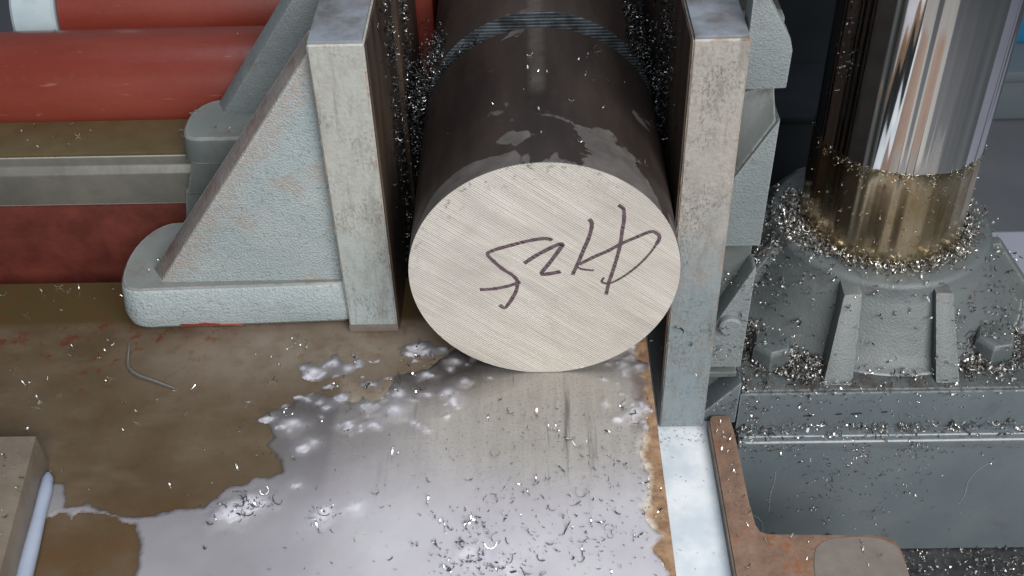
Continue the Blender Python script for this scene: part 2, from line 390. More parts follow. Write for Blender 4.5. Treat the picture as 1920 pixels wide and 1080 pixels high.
M['bead'] = simple('bluish_coolant', (0.27, 0.32, 0.42), (0.33, 0.37, 0.46), 30, 0.2)
M['tray'] = simple('tray_black', (0.02, 0.021, 0.024), (0.05, 0.05, 0.055), 60, 0.4, bump=0.002, bscale=120)

# milky coolant: how much it hides what lies below is set per vertex from its thickness, with drop glints painted in
k = NT('milky_coolant')
at = k.n.new('ShaderNodeAttribute')
at.attribute_name = 'milk'
tr = k.n.new('ShaderNodeBsdfTransparent')
df = k.n.new('ShaderNodeBsdfDiffuse')
cc = k.mix(k.ramp(k.noise(10, 4), [(0.35, 0.0), (0.65, 1.0)]), (0.60, 0.585, 0.655), (0.67, 0.66, 0.71))
k.l.new(cc, df.inputs['Color'])
m1 = k.n.new('ShaderNodeMixShader')
k.l.new(at.outputs['Fac'], m1.inputs[0])
k.l.new(tr.outputs[0], m1.inputs[1])
k.l.new(df.outputs[0], m1.inputs[2])
gl = k.n.new('ShaderNodeBsdfGlossy')
gl.inputs['Roughness'].default_value = 0.06
fr = k.n.new('ShaderNodeFresnel')
fr.inputs[0].default_value = 1.36
m2 = k.n.new('ShaderNodeMixShader')
k.l.new(fr.outputs[0], m2.inputs[0])
k.l.new(m1.outputs[0], m2.inputs[1])
k.l.new(gl.outputs[0], m2.inputs[2])
k.l.new(m2.outputs[0], k.n['Material Output'].inputs['Surface'])
M['milk'] = k.m
k = NT('pooled_coolant')
c = k.mix(k.ramp(k.noise(26, 5), [(0.4, 0.0), (0.65, 1.0)]), (0.54, 0.60, 0.66), (0.72, 0.76, 0.79))
c = k.mix(k.ramp(k.noise(90, 6, 0.7), [(0.60, 0.0), (0.72, 0.6)]), c, (0.36, 0.40, 0.44))
k.bump(k.noise(45, 3), 0.0012, 0.4)
M['pool'] = k.set(Base_Color=c, Roughness=0.18, IOR=1.34).m

def chip_mat(name, a, b, rough):
    k = NT(name)
    g_ = k.n.new('ShaderNodeObjectInfo')
    c = k.mix(g_.outputs['Random'], a, b)
    return k.set(Base_Color=c, Metallic=1.0, Roughness=rough).m
M['chip'] = chip_mat('bright_swarf', (0.62, 0.60, 0.56), (0.86, 0.85, 0.82), 0.30)
M['wet_chip'] = chip_mat('wet_swarf', (0.16, 0.165, 0.17), (0.62, 0.62, 0.62), 0.22)
k = NT('dull_swarf')
c = k.mix(k.ramp(k.noise(260, 2), [(0.42, 0.0), (0.60, 1.0)]), (0.09, 0.08, 0.072), (0.66, 0.65, 0.62))
M['swarf'] = k.set(Base_Color=c, Metallic=0.9, Roughness=0.36).m
k = NT('wet_fine_swarf')
c = k.mix(k.ramp(k.noise(260, 2), [(0.45, 0.0), (0.66, 1.0)]), (0.10, 0.095, 0.09), (0.45, 0.44, 0.43))
M['wet_swarf'] = k.set(Base_Color=c, Metallic=0.8, Roughness=0.3).m
k = NT('black_swarf')
c = k.mix(k.ramp(k.noise(300, 2), [(0.50, 0.0), (0.64, 1.0)]), (0.012, 0.013, 0.014), (0.45, 0.46, 0.46))
M['swarf_dark'] = k.set(Base_Color=c, Metallic=0.8, Roughness=0.30).m

# ------------------------------------------------------------------ mesh kit
def link(name, me, parent=None):
    o = bpy.data.objects.new(name, me)
    COL.objects.link(o)
    if parent:
        o.parent = parent
        if not parent.get('_off'):
            pass
    return o

def world_of(o):
    v = Vector(o.location)
    while o.parent:
        o = o.parent
        v += Vector(o.location)
    return v

def obj(name, bm, mat, parent=None, bevel=0.0, seg=2, smooth=True, ang=32):
    """bm is given in world coordinates"""
    bmesh.ops.recalc_face_normals(bm, faces=bm.faces)
    if bevel:
        es = [e for e in bm.edges if len(e.link_faces) == 2 and e.calc_face_angle(0) > math.radians(25)]
        bmesh.ops.bevel(bm, geom=es, offset=bevel, segments=seg, profile=0.6, affect='EDGES', clamp_overlap=True)
    me = bpy.data.meshes.new(name)
    bm.to_mesh(me)
    bm.free()
    mats = mat if isinstance(mat, (list, tuple)) else [mat]
    for m_ in mats:
        me.materials.append(m_)
    if smooth:
        for p in me.polygons:
            p.use_smooth = True
        me.set_sharp_from_angle(angle=math.radians(ang))
    o = link(name, me, parent)
    if parent:
        o.location = -world_of(parent)
    return o

def thing(name, label, cat, loc=(0, 0, 0), group=None):
    o = bpy.data.objects.new(name, None)
    COL.objects.link(o)
    o.location = loc
    o.empty_display_size = 0.02
    o['label'], o['category'] = label, cat
    if group:
        o['group'] = group
    return o
def tag(o, label, cat, group=None, kind=None):
    o['label'], o['category'] = label, cat
    if group:
        o['group'] = group
    if kind:
        o['kind'] = kind
    return o
def structure(o):
    o['kind'] = 'structure'
    return o

def box(x0, x1, y0, y1, z0, z1, bm=None):
    bm = bm or bmesh.new()
    v = [bm.verts.new(p) for p in ((x0, y0, z0), (x1, y0, z0), (x1, y1, z0), (x0, y1, z0), (x0, y0, z1), (x1, y0, z1), (x1, y1, z1), (x0, y1, z1))]
    for f in ((0, 3, 2, 1), (4, 5, 6, 7), (0, 1, 5, 4), (1, 2, 6, 5), (2, 3, 7, 6), (3, 0, 4, 7)):
        bm.faces.new([v[i] for i in f])
    return bm
def worn_box(x0, x1, y0, y1, z0, z1, step=0.0035, amt=0.0016, seed=1):
    """box whose edges are dented and rubbed"""
    bm = box(x0, x1, y0, y1, z0, z1)
    for ax, (a, b) in enumerate(((x0, x1), (y0, y1), (z0, z1))):
        n = [0, 0, 0]
        n[ax] = 1
        cuts = [a + 0.0012, b - 0.0012] + [a + (b - a) * i / int((b - a) / step) for i in range(1, int((b - a) / step))]
        for c_ in cuts:
            p = [0, 0, 0]
            p[ax] = c_
            bmesh.ops.bisect_plane(bm, geom=bm.verts[:] + bm.edges[:] + bm.faces[:], dist=1e-6, plane_co=p, plane_no=n)
    from mathutils import noise as mn
    lo, hi = (x0, y0, z0), (x1, y1, z1)
    for v in bm.verts:
        on = [(i, 1 if abs(v.co[i] - lo[i]) < 1e-5 else -1) for i in range(3) if abs(v.co[i] - lo[i]) < 1e-5 or abs(v.co[i] - hi[i]) < 1e-5]
        if len(on) >= 2:
            q = Vector(v.co) * 130 + Vector((seed * 7.3, 0, 0))
            d = 0.0005 + amt * max(0, mn.noise(q)) ** 1.2 * 1.6 + 0.0006 * max(0, mn.noise(q * 3.7))
            for i, sg in on:
                v.co[i] += sg * d
    return bm
def hexa(pts, bm=None):
    """8 points: bottom ring 4, top ring 4"""
    bm = bm or bmesh.new()
    v = [bm.verts.new(p) for p in pts]
    for f in ((0, 3, 2, 1), (4, 5, 6, 7), (0, 1, 5, 4), (1, 2, 6, 5), (2, 3, 7, 6), (3, 0, 4, 7)):
        bm.faces.new([v[i] for i in f])
    return bm
def prism(poly, axis, a, b, bm=None):
    """extrude a 2D polygon along axis from a to b; 2D coords are the two other axes in order"""
    bm = bm or bmesh.new()
    def P(u, v, t):
        return {'x': (t, u, v), 'y': (u, t, v), 'z': (u, v, t)}[axis]
    A = [bm.verts.new(P(u, v, a)) for u, v in poly]
    B = [bm.verts.new(P(u, v, b)) for u, v in poly]
    n = len(poly)
    bm.faces.new(A)
    bm.faces.new(B[::-1])
    for i in range(n):
        bm.faces.new((A[i], B[i], B[(i + 1) % n], A[(i + 1) % n]))
    return bm
def lathe(prof, c, axis='z', n=96, bm=None, cap0=True, cap1=True):
    """prof: list of (radius, t) along the axis through c"""
    bm = bm or bmesh.new()
    rings = []
    for r, t in prof:
        ring = []
        for i in range(n):
            a = 2 * math.pi * i / n
            u, v = r * math.cos(a), r * math.sin(a)
            p = {'z': (c[0] + u, c[1] + v, t), 'y': (c[0] + u, t, c[1] + v), 'x': (t, c[0] + u, c[1] + v)}[axis]
            ring.append(bm.verts.new(p))
        rings.append(ring)
    for A, B in zip(rings, rings[1:]):
        for i in range(n):
            bm.faces.new((A[i], A[(i + 1) % n], B[(i + 1) % n], B[i]))
    if cap0:
        bm.faces.new(rings[0][::-1])
    if cap1:
        bm.faces.new(rings[-1])
    return bm
def tube(pts, r, n=8, bm=None):
    bm = bm or bmesh.new()
    pts = [Vector(p) for p in pts]
    rings = []
    for i, p in enumerate(pts):
        d = (pts[min(i + 1, len(pts) - 1)] - pts[max(i - 1, 0)]).normalized()
        s = d.cross(Vector((0, 0, 1)))
        if s.length < 1e-4:
            s = Vector((1, 0, 0))
        s.normalize()
        t = s.cross(d)
        rr = r[i] if isinstance(r, (list, tuple)) else r
        rings.append([bm.verts.new(p + rr * (math.cos(2 * math.pi * k_ / n) * s + math.sin(2 * math.pi * k_ / n) * t)) for k_ in range(n)])
    for A, B in zip(rings, rings[1:]):
        for i in range(n):
            bm.faces.new((A[i], A[(i + 1) % n], B[(i + 1) % n], B[i]))
    bm.faces.new(rings[0][::-1])
    bm.faces.new(rings[-1])
    return bm
def hex_bolt(c, r, h, axis='z'):
    rot = random.random()
    prof = [(r, 0), (r, h * 0.82), (r * 0.86, h)]
    bm = bmesh.new()
    rings = []
    for rr, t in prof:
        ring = []
        for i in range(6):
            a = rot + math.pi / 3 * i
            u, v = rr * math.cos(a), rr * math.sin(a)
            ring.append(bm.verts.new({'z': (c[0] + u, c[1] + v, c[2] + t), 'y': (c[0] + u, c[1] - t, c[2] + v)}[axis]))
        rings.append(ring)
    for A, B in zip(rings, rings[1:]):
        for i in range(6):
            bm.faces.new((A[i], A[(i + 1) % 6], B[(i + 1) % 6], B[i]))
    bm.faces.new(rings[0][::-1])
    bm.faces.new(rings[-1])
    return bm
def smooth_poly(pts, it=2, keep=()):
    """Chaikin corner cutting on a closed polygon"""
    for _ in range(it):
        q = []
        n = len(pts)
        for i in range(n):
            a, b = Vector(pts[i]), Vector(pts[(i + 1) % n])
            q += [tuple(a * 0.75 + b * 0.25), tuple(a * 0.25 + b * 0.75)]
        pts = q
    return pts

def resample(p, step):
    p = [Vector(q) for q in p]
    n = len(p)
    out = []
    for i in range(n - 1):     # Catmull-Rom
        p0, p1, p2, p3 = p[max(i - 1, 0)], p[i], p[i + 1], p[min(i + 2, n - 1)]
        m = max(2, int((p2 - p1).length / step))
        for j in range(m):
            s = j / m
            out.append(0.5 * ((2 * p1) + (p2 - p0) * s + (2 * p0 - 5 * p1 + 4 * p2 - p3) * s * s + (3 * p1 - p0 - 3 * p2 + p3) * s ** 3))
    out.append(p[-1])
    return out
Uf = random.uniform

# ------------------------------------------------------------------ setting: shop floor and what stands behind
structure(obj('floor', box(-6, 6, -6, 8, -0.80, -0.70), M['floor']))
structure(obj('pale_floor_strip', box(-5.5, 5.5, 0.30, 1.06, -0.7, -0.696), M['walk']))
structure(obj('pale_floor_strip', box(-3.0, 0.62, -2.4, -0.85, -0.7, -0.696), simple('added_floor_strip', (0.42, 0.405, 0.38), (0.50, 0.48, 0.455), 4, 0.5)))  # unseen pale strip, added for the polished column to reflect
t = thing('cabinet', 'pale gray low cabinet far behind the polished column', 'cabinet', (1.3, 1.65, -0.70))
obj('body', box(0.60, 2.0, 1.45, 1.95, -0.695, -0.60), M['panel_gray'], t, 0.004)
obj('plinth', box(0.62, 1.98, 1.47, 1.93, -0.70, -0.696), M['dark'], t)
obj('top', box(0.59, 2.01, 1.44, 1.96, -0.599, -0.575), M['panel_gray'], t, 0.004)
t = thing('plastic_bin', 'blue plastic bin at the right edge behind the polished column', 'bin', (1.4, 1.7, -0.574))
bm = hexa([(1.012, 1.56, -0.574), (1.7, 1.56, -0.574), (1.7, 1.86, -0.574), (1.012, 1.86, -0.574),
           (0.997, 1.54, -0.40), (1.715, 1.54, -0.40), (1.715, 1.88, -0.40), (0.997, 1.88, -0.40)])
obj('body', bm, M['blue'], t, 0.01)
bm = bmesh.new()
for q in ((0.982, 1.73, 1.525, 1.545), (0.982, 1.73, 1.875, 1.895), (0.982, 1.002, 1.546, 1.874), (1.71, 1.73, 1.546, 1.874)):
    box(q[0], q[1], q[2], q[3], -0.405, -0.385, bm)
obj('rim', bm, M['blue'], t, 0.002)

t = thing('machine_cabinet', 'charcoal machine cabinet in the dark behind the round bar and column', 'cabinet', (0.15, 0.75, -0.70))
obj('body', box(-0.10, 0.42, 0.60, 0.95, -0.70, 0.45), M['dark'], t, 0.006)
obj('door', box(0.10, 0.40, 0.592, 0.599, -0.60, 0.40), M['dark'], t, 0.002)
t = thing('motor_box', 'small dark gray box between right vise jaw and polished column', 'box', (0.30, 0.53, -0.70))
obj('body', box(0.255, 0.37, 0.47, 0.58, -0.70, -0.070), M['box_gray'], t, 0.004)
obj('lid', box(0.25, 0.375, 0.465, 0.585, -0.069, -0.060), M['box_gray'], t, 0.002)
t = thing('frame_post', 'upright red painted post seen behind the gap left of the bar', 'post', (-0.135, 0.46, -0.7))
obj('column', box(-0.172, -0.105, 0.42, 0.50, -0.69, 0.40), M['red'], t, 0.004)
obj('foot', box(-0.19, -0.085, 0.40, 0.52, -0.70, -0.691), M['red'], t, 0.002)

# ------------------------------------------------------------------ saw bed
BED_R = 0.0835
t = thing('saw_bed', 'flat brown oil-stained steel bed under the round bar', 'machine bed', (-0.2, -0.1, -0.05))
obj('bed_plate', box(-0.85, BED_R, -0.45, 0.121, -0.035, 0.0), M['bed'], t, 0.0012)
obj('support_wall', box(-0.84, BED_R - 0.004, -0.44, 0.110, -0.69, -0.036), M['dark'], t)
obj('wear_strip', box(-0.118, BED_R - 0.002, 0.122, 0.60, -0.035, -0.002), M['jaw_face'], t, 0.001)
t = thing('red_beam', 'dark red painted beam behind the bed and below the guide rail', 'beam', (-0.5, 0.22, -0.1))
obj('web', box(-0.95, -0.128, 0.160, 0.26, -0.20, 0.0585), M['red_dull'], t, 0.003)
obj('bottom_flange', box(-0.95, -0.128, 0.145, 0.28, -0.23, -0.201), M['red_dull'], t, 0.003)
t = thing('guide_rail', 'oily steel guide rail running left behind the vise jaw', 'rail', (-0.5, 0.18, 0.06))
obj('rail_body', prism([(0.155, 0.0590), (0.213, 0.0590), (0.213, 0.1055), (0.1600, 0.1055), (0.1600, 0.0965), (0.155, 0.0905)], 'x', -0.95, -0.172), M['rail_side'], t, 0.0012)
obj('rail_top', box(-0.95, -0.172, 0.1605, 0.2125, 0.1057, 0.1085), M['rail_top'], t, 0.0008)

def red_tube(label, y, z, r, x0, x1, fit):
    t = thing('hydraulic_cylinder', label, 'cylinder', ((x0 + x1) / 2, y, z - r), 'red hydraulic cylinders behind the vise')
    obj('barrel', lathe([(r - 0.002, x0), (r, x0 + 0.002), (r, x1 - 0.002), (r - 0.002, x1)], (y, z), 'x', 72), M['red'], t)
    if fit:
        bm = lathe([(r + 0.001, x0 - 0.001), (r + 0.004, x0 - 0.003), (r + 0.004, x0 - 0.040), (r + 0.002, x0 - 0.043)], (y, z), 'x', 72)
        cl = obj('end_collar', bm, M['collar'], t)
        for a in (-70, -20, 40, 110, 180):
            aa = math.radians(a)
            yy, zz = y - (r + 0.006) * math.cos(aa), z + (r + 0.006) * math.sin(aa)
            obj('cap_screw', lathe([(0.004, x0 - 0.028), (0.0045, x0 - 0.027), (0.0045, x0 - 0.017), (0.004, x0 - 0.016)], (yy, zz), 'x', 10), M['collar'], cl)
        obj('oil_port', lathe([(0.012, z + r), (0.012, z + r + 0.02), (0.009, z + r + 0.024)], (x0 + 0.05, y), 'z', 20), M['collar'], t)
    else:
        obj('end_cap', lathe([(r + 0.003, x0 - 0.001), (r + 0.003, x0 - 0.03), (r - 0.001, x0 - 0.033)], (y, z), 'x', 72), M['red'], t)
red_tube('red cylinder lying directly above the guide rail', 0.262, 0.117, 0.048, -0.92, -0.175, False)
red_tube('rear red cylinder with gray collar at its end', 0.405, 0.120, 0.055, -0.460, -0.175, True)

# ------------------------------------------------------------------ left vise jaw
t = thing('vise_jaw', 'left vise jaw casting with triangular rib and thick upright plate', 'vise jaw', (-0.25, 0.12, 0.0))
# front foot, drafted: rings of a rounded plan outline
plan = [(-0.128, 0.0590), (-0.230, 0.0555), (-0.309, 0.0535), (-0.3330, 0.0520), (-0.3445, 0.0640), (-0.3460, 0.1050), (-0.3330, 0.1360), (-0.3120, 0.1465), (-0.128, 0.1470)]
def inset(pl, d):
    n = len(pl)
    out = []
    for i in range(n):
        a, b, c_ = (Vector(pl[i - 1]), Vector(pl[i]), Vector(pl[(i + 1) % n]))
        n1 = Vector(((b - a).y, -(b - a).x)).normalized()
        n2 = Vector(((c_ - b).y, -(c_ - b).x)).normalized()
        nn = n1 + n2
        nn = nn.normalized() / max(0.5, math.sqrt((1 + n1.dot(n2)) / 2)) if nn.length > 0.1 else n1
        out.append(b + nn * d)
    return [tuple(v) for v in out]
def foot(plan, prof, mat, parent, name='foot'):
    area_ = sum(plan[i - 1][0] * plan[i][1] - plan[i][0] * plan[i - 1][1] for i in range(len(plan)))
    sgn = 1 if area_ > 0 else -1      # outward offset sign
    pl = plan
    hard = (pl[0], pl[-1])
    mid = smooth_poly(pl, 2)
    bm = bmesh.new()
    rings = []
    for off, z in prof:
        q = inset(mid, sgn * off)
        rings.append([bm.verts.new((p[0], p[1], z)) for p in q])
    n = len(mid)
    for A, B in zip(rings, rings[1:]):
        for i in range(n):
            bm.faces.new((A[i], A[(i + 1) % n], B[(i + 1) % n], B[i]))
    bm.faces.new(rings[0][::-1])
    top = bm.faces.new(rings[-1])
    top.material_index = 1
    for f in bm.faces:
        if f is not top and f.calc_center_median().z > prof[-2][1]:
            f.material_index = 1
    return obj(name, bm, mat, parent, ang=28)
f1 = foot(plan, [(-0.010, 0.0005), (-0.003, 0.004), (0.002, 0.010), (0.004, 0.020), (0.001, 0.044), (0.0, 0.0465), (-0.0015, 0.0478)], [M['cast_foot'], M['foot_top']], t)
bm = bmesh.new()
pp = [(-0.3051, 0.0040), (-0.3030, 0.0100), (-0.2975, 0.0122), (-0.288, 0.0112), (-0.2790, 0.0128), (-0.2678, 0.0112), (-0.2660, 0.0080), (-0.2540, 0.0072), (-0.2500, 0.0040)]
def foot_y(z):
    return float(np.interp(z, [0.004, 0.010, 0.020], [0.0573, 0.0522, 0.0502]))
va = [bm.verts.new((u, foot_y(z) - 0.0006, z)) for u, z in pp]
vb = [bm.verts.new((u, foot_y(z) + 0.002, z)) for u, z in pp]
bm.faces.new(va)
bm.faces.new(vb[::-1])
for i in range(len(pp)):
    bm.faces.new((va[i], vb[i], vb[(i + 1) % len(pp)], va[(i + 1) % len(pp)]))
obj('bare_primer_patch', bm, M['red_scrape'], f1)
# rear foot on the rail, with a hanging lip, and the web between the feet
plan2 = [(-0.128, 0.1415), (-0.2700, 0.1405), (-0.2890, 0.1410), (-0.2955, 0.1560), (-0.2945, 0.1850), (-0.2780, 0.2050), (-0.2560, 0.1990), (-0.128, 0.1985)]
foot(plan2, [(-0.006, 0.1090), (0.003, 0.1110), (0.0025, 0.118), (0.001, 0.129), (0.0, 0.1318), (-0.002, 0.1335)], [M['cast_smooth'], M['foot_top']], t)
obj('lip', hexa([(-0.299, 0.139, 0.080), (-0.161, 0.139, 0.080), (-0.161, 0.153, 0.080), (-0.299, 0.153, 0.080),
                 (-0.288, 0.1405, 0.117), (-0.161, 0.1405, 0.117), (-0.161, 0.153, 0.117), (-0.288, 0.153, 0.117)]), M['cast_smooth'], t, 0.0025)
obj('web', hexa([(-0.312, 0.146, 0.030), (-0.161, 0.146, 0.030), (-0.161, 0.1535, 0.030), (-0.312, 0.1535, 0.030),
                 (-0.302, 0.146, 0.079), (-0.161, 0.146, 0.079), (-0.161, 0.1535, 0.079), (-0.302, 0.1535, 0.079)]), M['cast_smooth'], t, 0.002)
# ribs
bm = bmesh.new()
fr_ = [(-0.3095, 0.0620, 0.0472), (-0.1605, 0.0620, 0.0472), (-0.1605, 0.0620, 0.2535)]
bk_ = [(-0.3215, 0.0800, 0.0472), (-0.1605, 0.0800, 0.0472), (-0.1605, 0.0800, 0.2640)]
va, vb = [bm.verts.new(q) for q in fr_], [bm.verts.new(q) for q in bk_]
bm.faces.new(va)
bm.faces.new(vb[::-1])
for i in range(3):
    f = bm.faces.new((va[i], vb[i], vb[(i + 1) % 3], va[(i + 1) % 3]))
    f.material_index = 1 if i == 2 else 0
obj('rib', bm, [M['cast_light'], M['rib_edge']], t, 0.0022)
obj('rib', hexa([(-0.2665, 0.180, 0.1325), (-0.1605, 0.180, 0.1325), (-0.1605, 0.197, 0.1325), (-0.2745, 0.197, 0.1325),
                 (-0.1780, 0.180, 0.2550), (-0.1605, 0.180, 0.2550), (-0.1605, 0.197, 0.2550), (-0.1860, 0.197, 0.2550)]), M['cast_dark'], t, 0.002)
# upright plates either side of the blade gap
obj('jaw_plate', worn_box(-0.1600, -0.1205, 0.0510, 0.2000, 0.0012, 0.2640, seed=1), M['plate_l'], t)
obj('plate_top', box(-0.1590, -0.1215, 0.0522, 0.1990, 0.2640, 0.2662), M['plate_top'], t, 0.0007)
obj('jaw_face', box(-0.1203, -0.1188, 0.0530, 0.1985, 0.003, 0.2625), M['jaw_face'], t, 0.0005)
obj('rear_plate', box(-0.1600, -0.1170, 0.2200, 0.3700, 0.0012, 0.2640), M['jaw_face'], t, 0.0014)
obj('base_strip', box(-0.1603, -0.1200, 0.0502, 0.0509, 0.0012, 0.0085), M['scrape'], t, 0.0002)

# ------------------------------------------------------------------ right vise jaw
t = thing('vise_jaw', 'right vise jaw plate with pocketed casting standing beside the coolant gutter', 'vise jaw', (0.135, 0.12, -0.123))
obj('jaw_plate', worn_box(0.1025, 0.1415, 0.0510, 0.2000, -0.1215, 0.2620, seed=4), M['plate_r'], t)
obj('plate_top', box(0.1035, 0.1405, 0.0525, 0.1990, 0.2620, 0.2645), M['plate_top'], t, 0.0007)
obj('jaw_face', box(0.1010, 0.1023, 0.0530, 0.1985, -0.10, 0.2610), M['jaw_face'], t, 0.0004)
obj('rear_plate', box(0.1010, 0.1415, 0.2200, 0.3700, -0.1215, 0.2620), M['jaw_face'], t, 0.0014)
M['reflection_black'] = simple('reflection_black', (0.014, 0.013, 0.012), (0.035, 0.03, 0.027), 50, 0.5)  # unseen casting back blackened to darken its reflection in the column
cst = obj('casting_back', box(0.1420, 0.1705, 0.0980, 0.1990, -0.1200, 0.2600), M['reflection_black'], t, 0.0015)
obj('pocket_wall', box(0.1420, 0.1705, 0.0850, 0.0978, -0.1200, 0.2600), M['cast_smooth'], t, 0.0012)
# rib ends that stand proud of the pockets
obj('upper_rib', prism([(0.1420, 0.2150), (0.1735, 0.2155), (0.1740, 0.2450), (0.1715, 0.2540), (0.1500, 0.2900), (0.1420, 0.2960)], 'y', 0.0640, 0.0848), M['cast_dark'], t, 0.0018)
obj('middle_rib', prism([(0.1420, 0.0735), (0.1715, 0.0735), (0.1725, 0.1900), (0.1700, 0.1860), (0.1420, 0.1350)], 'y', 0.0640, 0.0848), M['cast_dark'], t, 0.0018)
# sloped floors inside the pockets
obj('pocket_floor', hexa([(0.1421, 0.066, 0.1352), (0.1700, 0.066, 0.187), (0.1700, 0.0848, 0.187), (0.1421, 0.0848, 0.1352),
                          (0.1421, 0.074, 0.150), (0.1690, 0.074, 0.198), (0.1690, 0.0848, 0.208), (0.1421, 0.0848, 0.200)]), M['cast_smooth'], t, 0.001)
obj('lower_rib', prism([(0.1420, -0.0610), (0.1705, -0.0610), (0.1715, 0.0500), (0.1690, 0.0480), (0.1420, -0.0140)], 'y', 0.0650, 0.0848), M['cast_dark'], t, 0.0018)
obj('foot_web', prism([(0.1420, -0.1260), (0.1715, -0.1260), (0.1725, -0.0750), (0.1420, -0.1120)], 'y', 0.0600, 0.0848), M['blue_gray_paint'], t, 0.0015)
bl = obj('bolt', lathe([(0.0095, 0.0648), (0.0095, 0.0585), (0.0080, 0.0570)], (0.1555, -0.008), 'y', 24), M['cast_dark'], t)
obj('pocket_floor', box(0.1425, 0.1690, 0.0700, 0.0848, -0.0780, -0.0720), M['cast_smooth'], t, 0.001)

# ------------------------------------------------------------------ coolant gutter
structure(obj('coolant_pool', box(BED_R - 0.003, 0.150, -0.46, 0.30, -0.150, -0.1235), M['pool']))
t = thing('gutter', 'narrow steel gutter holding white coolant beside the bed', 'gutter', (0.117, -0.1, -0.16))
obj('gutter_floor', box(BED_R - 0.002, 0.1500, -0.46, 0.30, -0.165, -0.1505), M['rust_side'], t, 0.001)

# ------------------------------------------------------------------ rusty bracket
t = thing('rust_bracket', 'rusty brown angle bracket on the right of the coolant gutter', 'bracket', (0.2, -0.1, -0.16))
poly = [(0.1462, 0.0500), (0.1478, 0.0550), (0.1500, 0.0570), (0.1625, 0.0570), (0.1650, 0.0545), (0.1665, 0.0337), (0.1673, -0.0401), (0.1690, -0.0640), (0.1715, -0.0705), (0.1773, -0.0733),
        (0.2620, -0.0756), (0.2720, -0.0775), (0.2775, -0.0830), (0.2798, -0.0924), (0.2800, -0.46), (0.1462, -0.46)]
obj('flange', prism(poly, 'z', -0.1225, -0.1130), M['rust'], t, 0.0012)
obj('side_strip', box(0.1445, 0.1461, -0.46, 0.0490, -0.150, -0.1140), M['rust_side'], t, 0.0004)
obj('support_wall', box(0.150, 0.275, -0.45, -0.085, -0.690, -0.1230), M['rust_side'], t)
obj('arm_web', box(0.150, 0.163, -0.0848, 0.050, -0.30, -0.1230), M['rust_side'], t)
pa = smooth_poly([(0.2040, -0.1600), (0.2080, -0.0920), (0.2220, -0.0795), (0.2420, -0.0775), (0.2640, -0.0785), (0.2765, -0.0860), (0.2785, -0.0990), (0.2785, -0.1700)], 2)
obj('scraped_patch', prism(pa, 'z', -0.1135, -0.1124), M['scrape'], t)

# ------------------------------------------------------------------ column pedestal
t = thing('guide_column', 'thick polished column rising from a ribbed gray flange housing', 'column', (RX, RY, -0.32))
obj('polished_rod', turned(lathe([(RR, 0.0600), (RR, 0.70)], (RX, RY), 'z', 720)), M['chrome'], t)
bm = turned(lathe([(RR + 0.0006, -0.030), (RR + 0.0006, 0.055), (RR + 0.0006, 0.0685), (RR + 0.0001, 0.0705)], (RX, RY), 'z', 540))
for v in bm.verts:
    if v.co.z > 0.06:
        a = math.atan2(v.co.y - RY, v.co.x - RX)
        v.co.z += 0.0012 * math.sin(7 * a + 1) * math.sin(19 * a) + 0.0006 * math.sin(43 * a + 2) * math.sin(5 * a)
obj('oily_sleeve', bm, M['oily_rod'], t)
hs = obj('flange_housing', lathe([(0.146, -0.0995), (0.139, -0.0955), (0.131, -0.085), (0.118, -0.062), (0.109, -0.047), (0.1045, -0.040), (0.1035, -0.034), (0.1015, -0.030), (0.0975, -0.0285), (0.0800, -0.0285), (0.0755, -0.0300)], (RX, RY), 'z', 128, cap1=False), M['housing_paint'], t, ang=50)
obj('rib', hexa([(0.2500, 0.0785, -0.0995), (0.2765, 0.0785, -0.0995), (0.2790, 0.1500, -0.0995), (0.2620, 0.1500, -0.0995),
                 (0.2690, 0.1270, -0.0340), (0.2855, 0.1270, -0.0340), (0.2850, 0.1520, -0.0340), (0.2700, 0.1520, -0.0340)]), M['housing_paint'], hs, 0.002)
obj('rib', hexa([(0.3510, 0.0795, -0.0995), (0.3725, 0.0795, -0.0995), (0.3690, 0.1500, -0.0995), (0.3550, 0.1500, -0.0995),
                 (0.3500, 0.1270, -0.0340), (0.3660, 0.1270, -0.0340), (0.3650, 0.1520, -0.0340), (0.3530, 0.1520, -0.0340)]), M['housing_paint'], hs, 0.002)
def radial_rib(a):
    ca, sa = math.cos(math.radians(a)), math.sin(math.radians(a))
    def P(r, s, z):
        return (RX + r * ca - s * sa, RY + r * sa + s * ca, z)
    return hexa([P(0.160, -0.008, -0.0995), P(0.160, 0.008, -0.0995), P(0.10, 0.008, -0.0995), P(0.10, -0.008, -0.0995),
                 P(0.112, -0.006, -0.038), P(0.112, 0.006, -0.038), P(0.09, 0.006, -0.038), P(0.09, -0.006, -0.038)])
for a in (196, 168, 345, 60, 120):
    obj('rib', radial_rib(a), M['housing_paint'], hs, 0.002)
def ped_plan(x0, x1, y0, yr, R):
    """straight front, rounded back that follows the housing"""
    a0 = math.asin(max(-1, (yr - RY) / R))
    a1 = math.pi - math.asin(max(-1, (0.20 - RY) / R))
    arc = [(RX + R * math.cos(a0 + (a1 - a0) * i / 28), RY + R * math.sin(a0 + (a1 - a0) * i / 28)) for i in range(29)]
    return [(x0, y0), (x1, y0), (x1, yr)] + arc + [(x0, 0.20)]
pb = obj('base_plate', prism(ped_plan(0.1760, 0.52, 0.0730, 0.1450, 0.150), 'z', -0.1485, -0.1035), M['blue_gray_paint'], t, 0.0018)
obj('base_top', prism(ped_plan(0.1768, 0.519, 0.0738, 0.1440, 0.149), 'z', -0.1035, -0.1000), M['grimy_base'], t, 0.0014)
for c in ((0.2085, 0.1150, -0.1), (0.4115, 0.1180, -0.1)):
    obj('bolt', hex_bolt(c, 0.0190, 0.023), M['housing_paint'], pb, 0.0012)
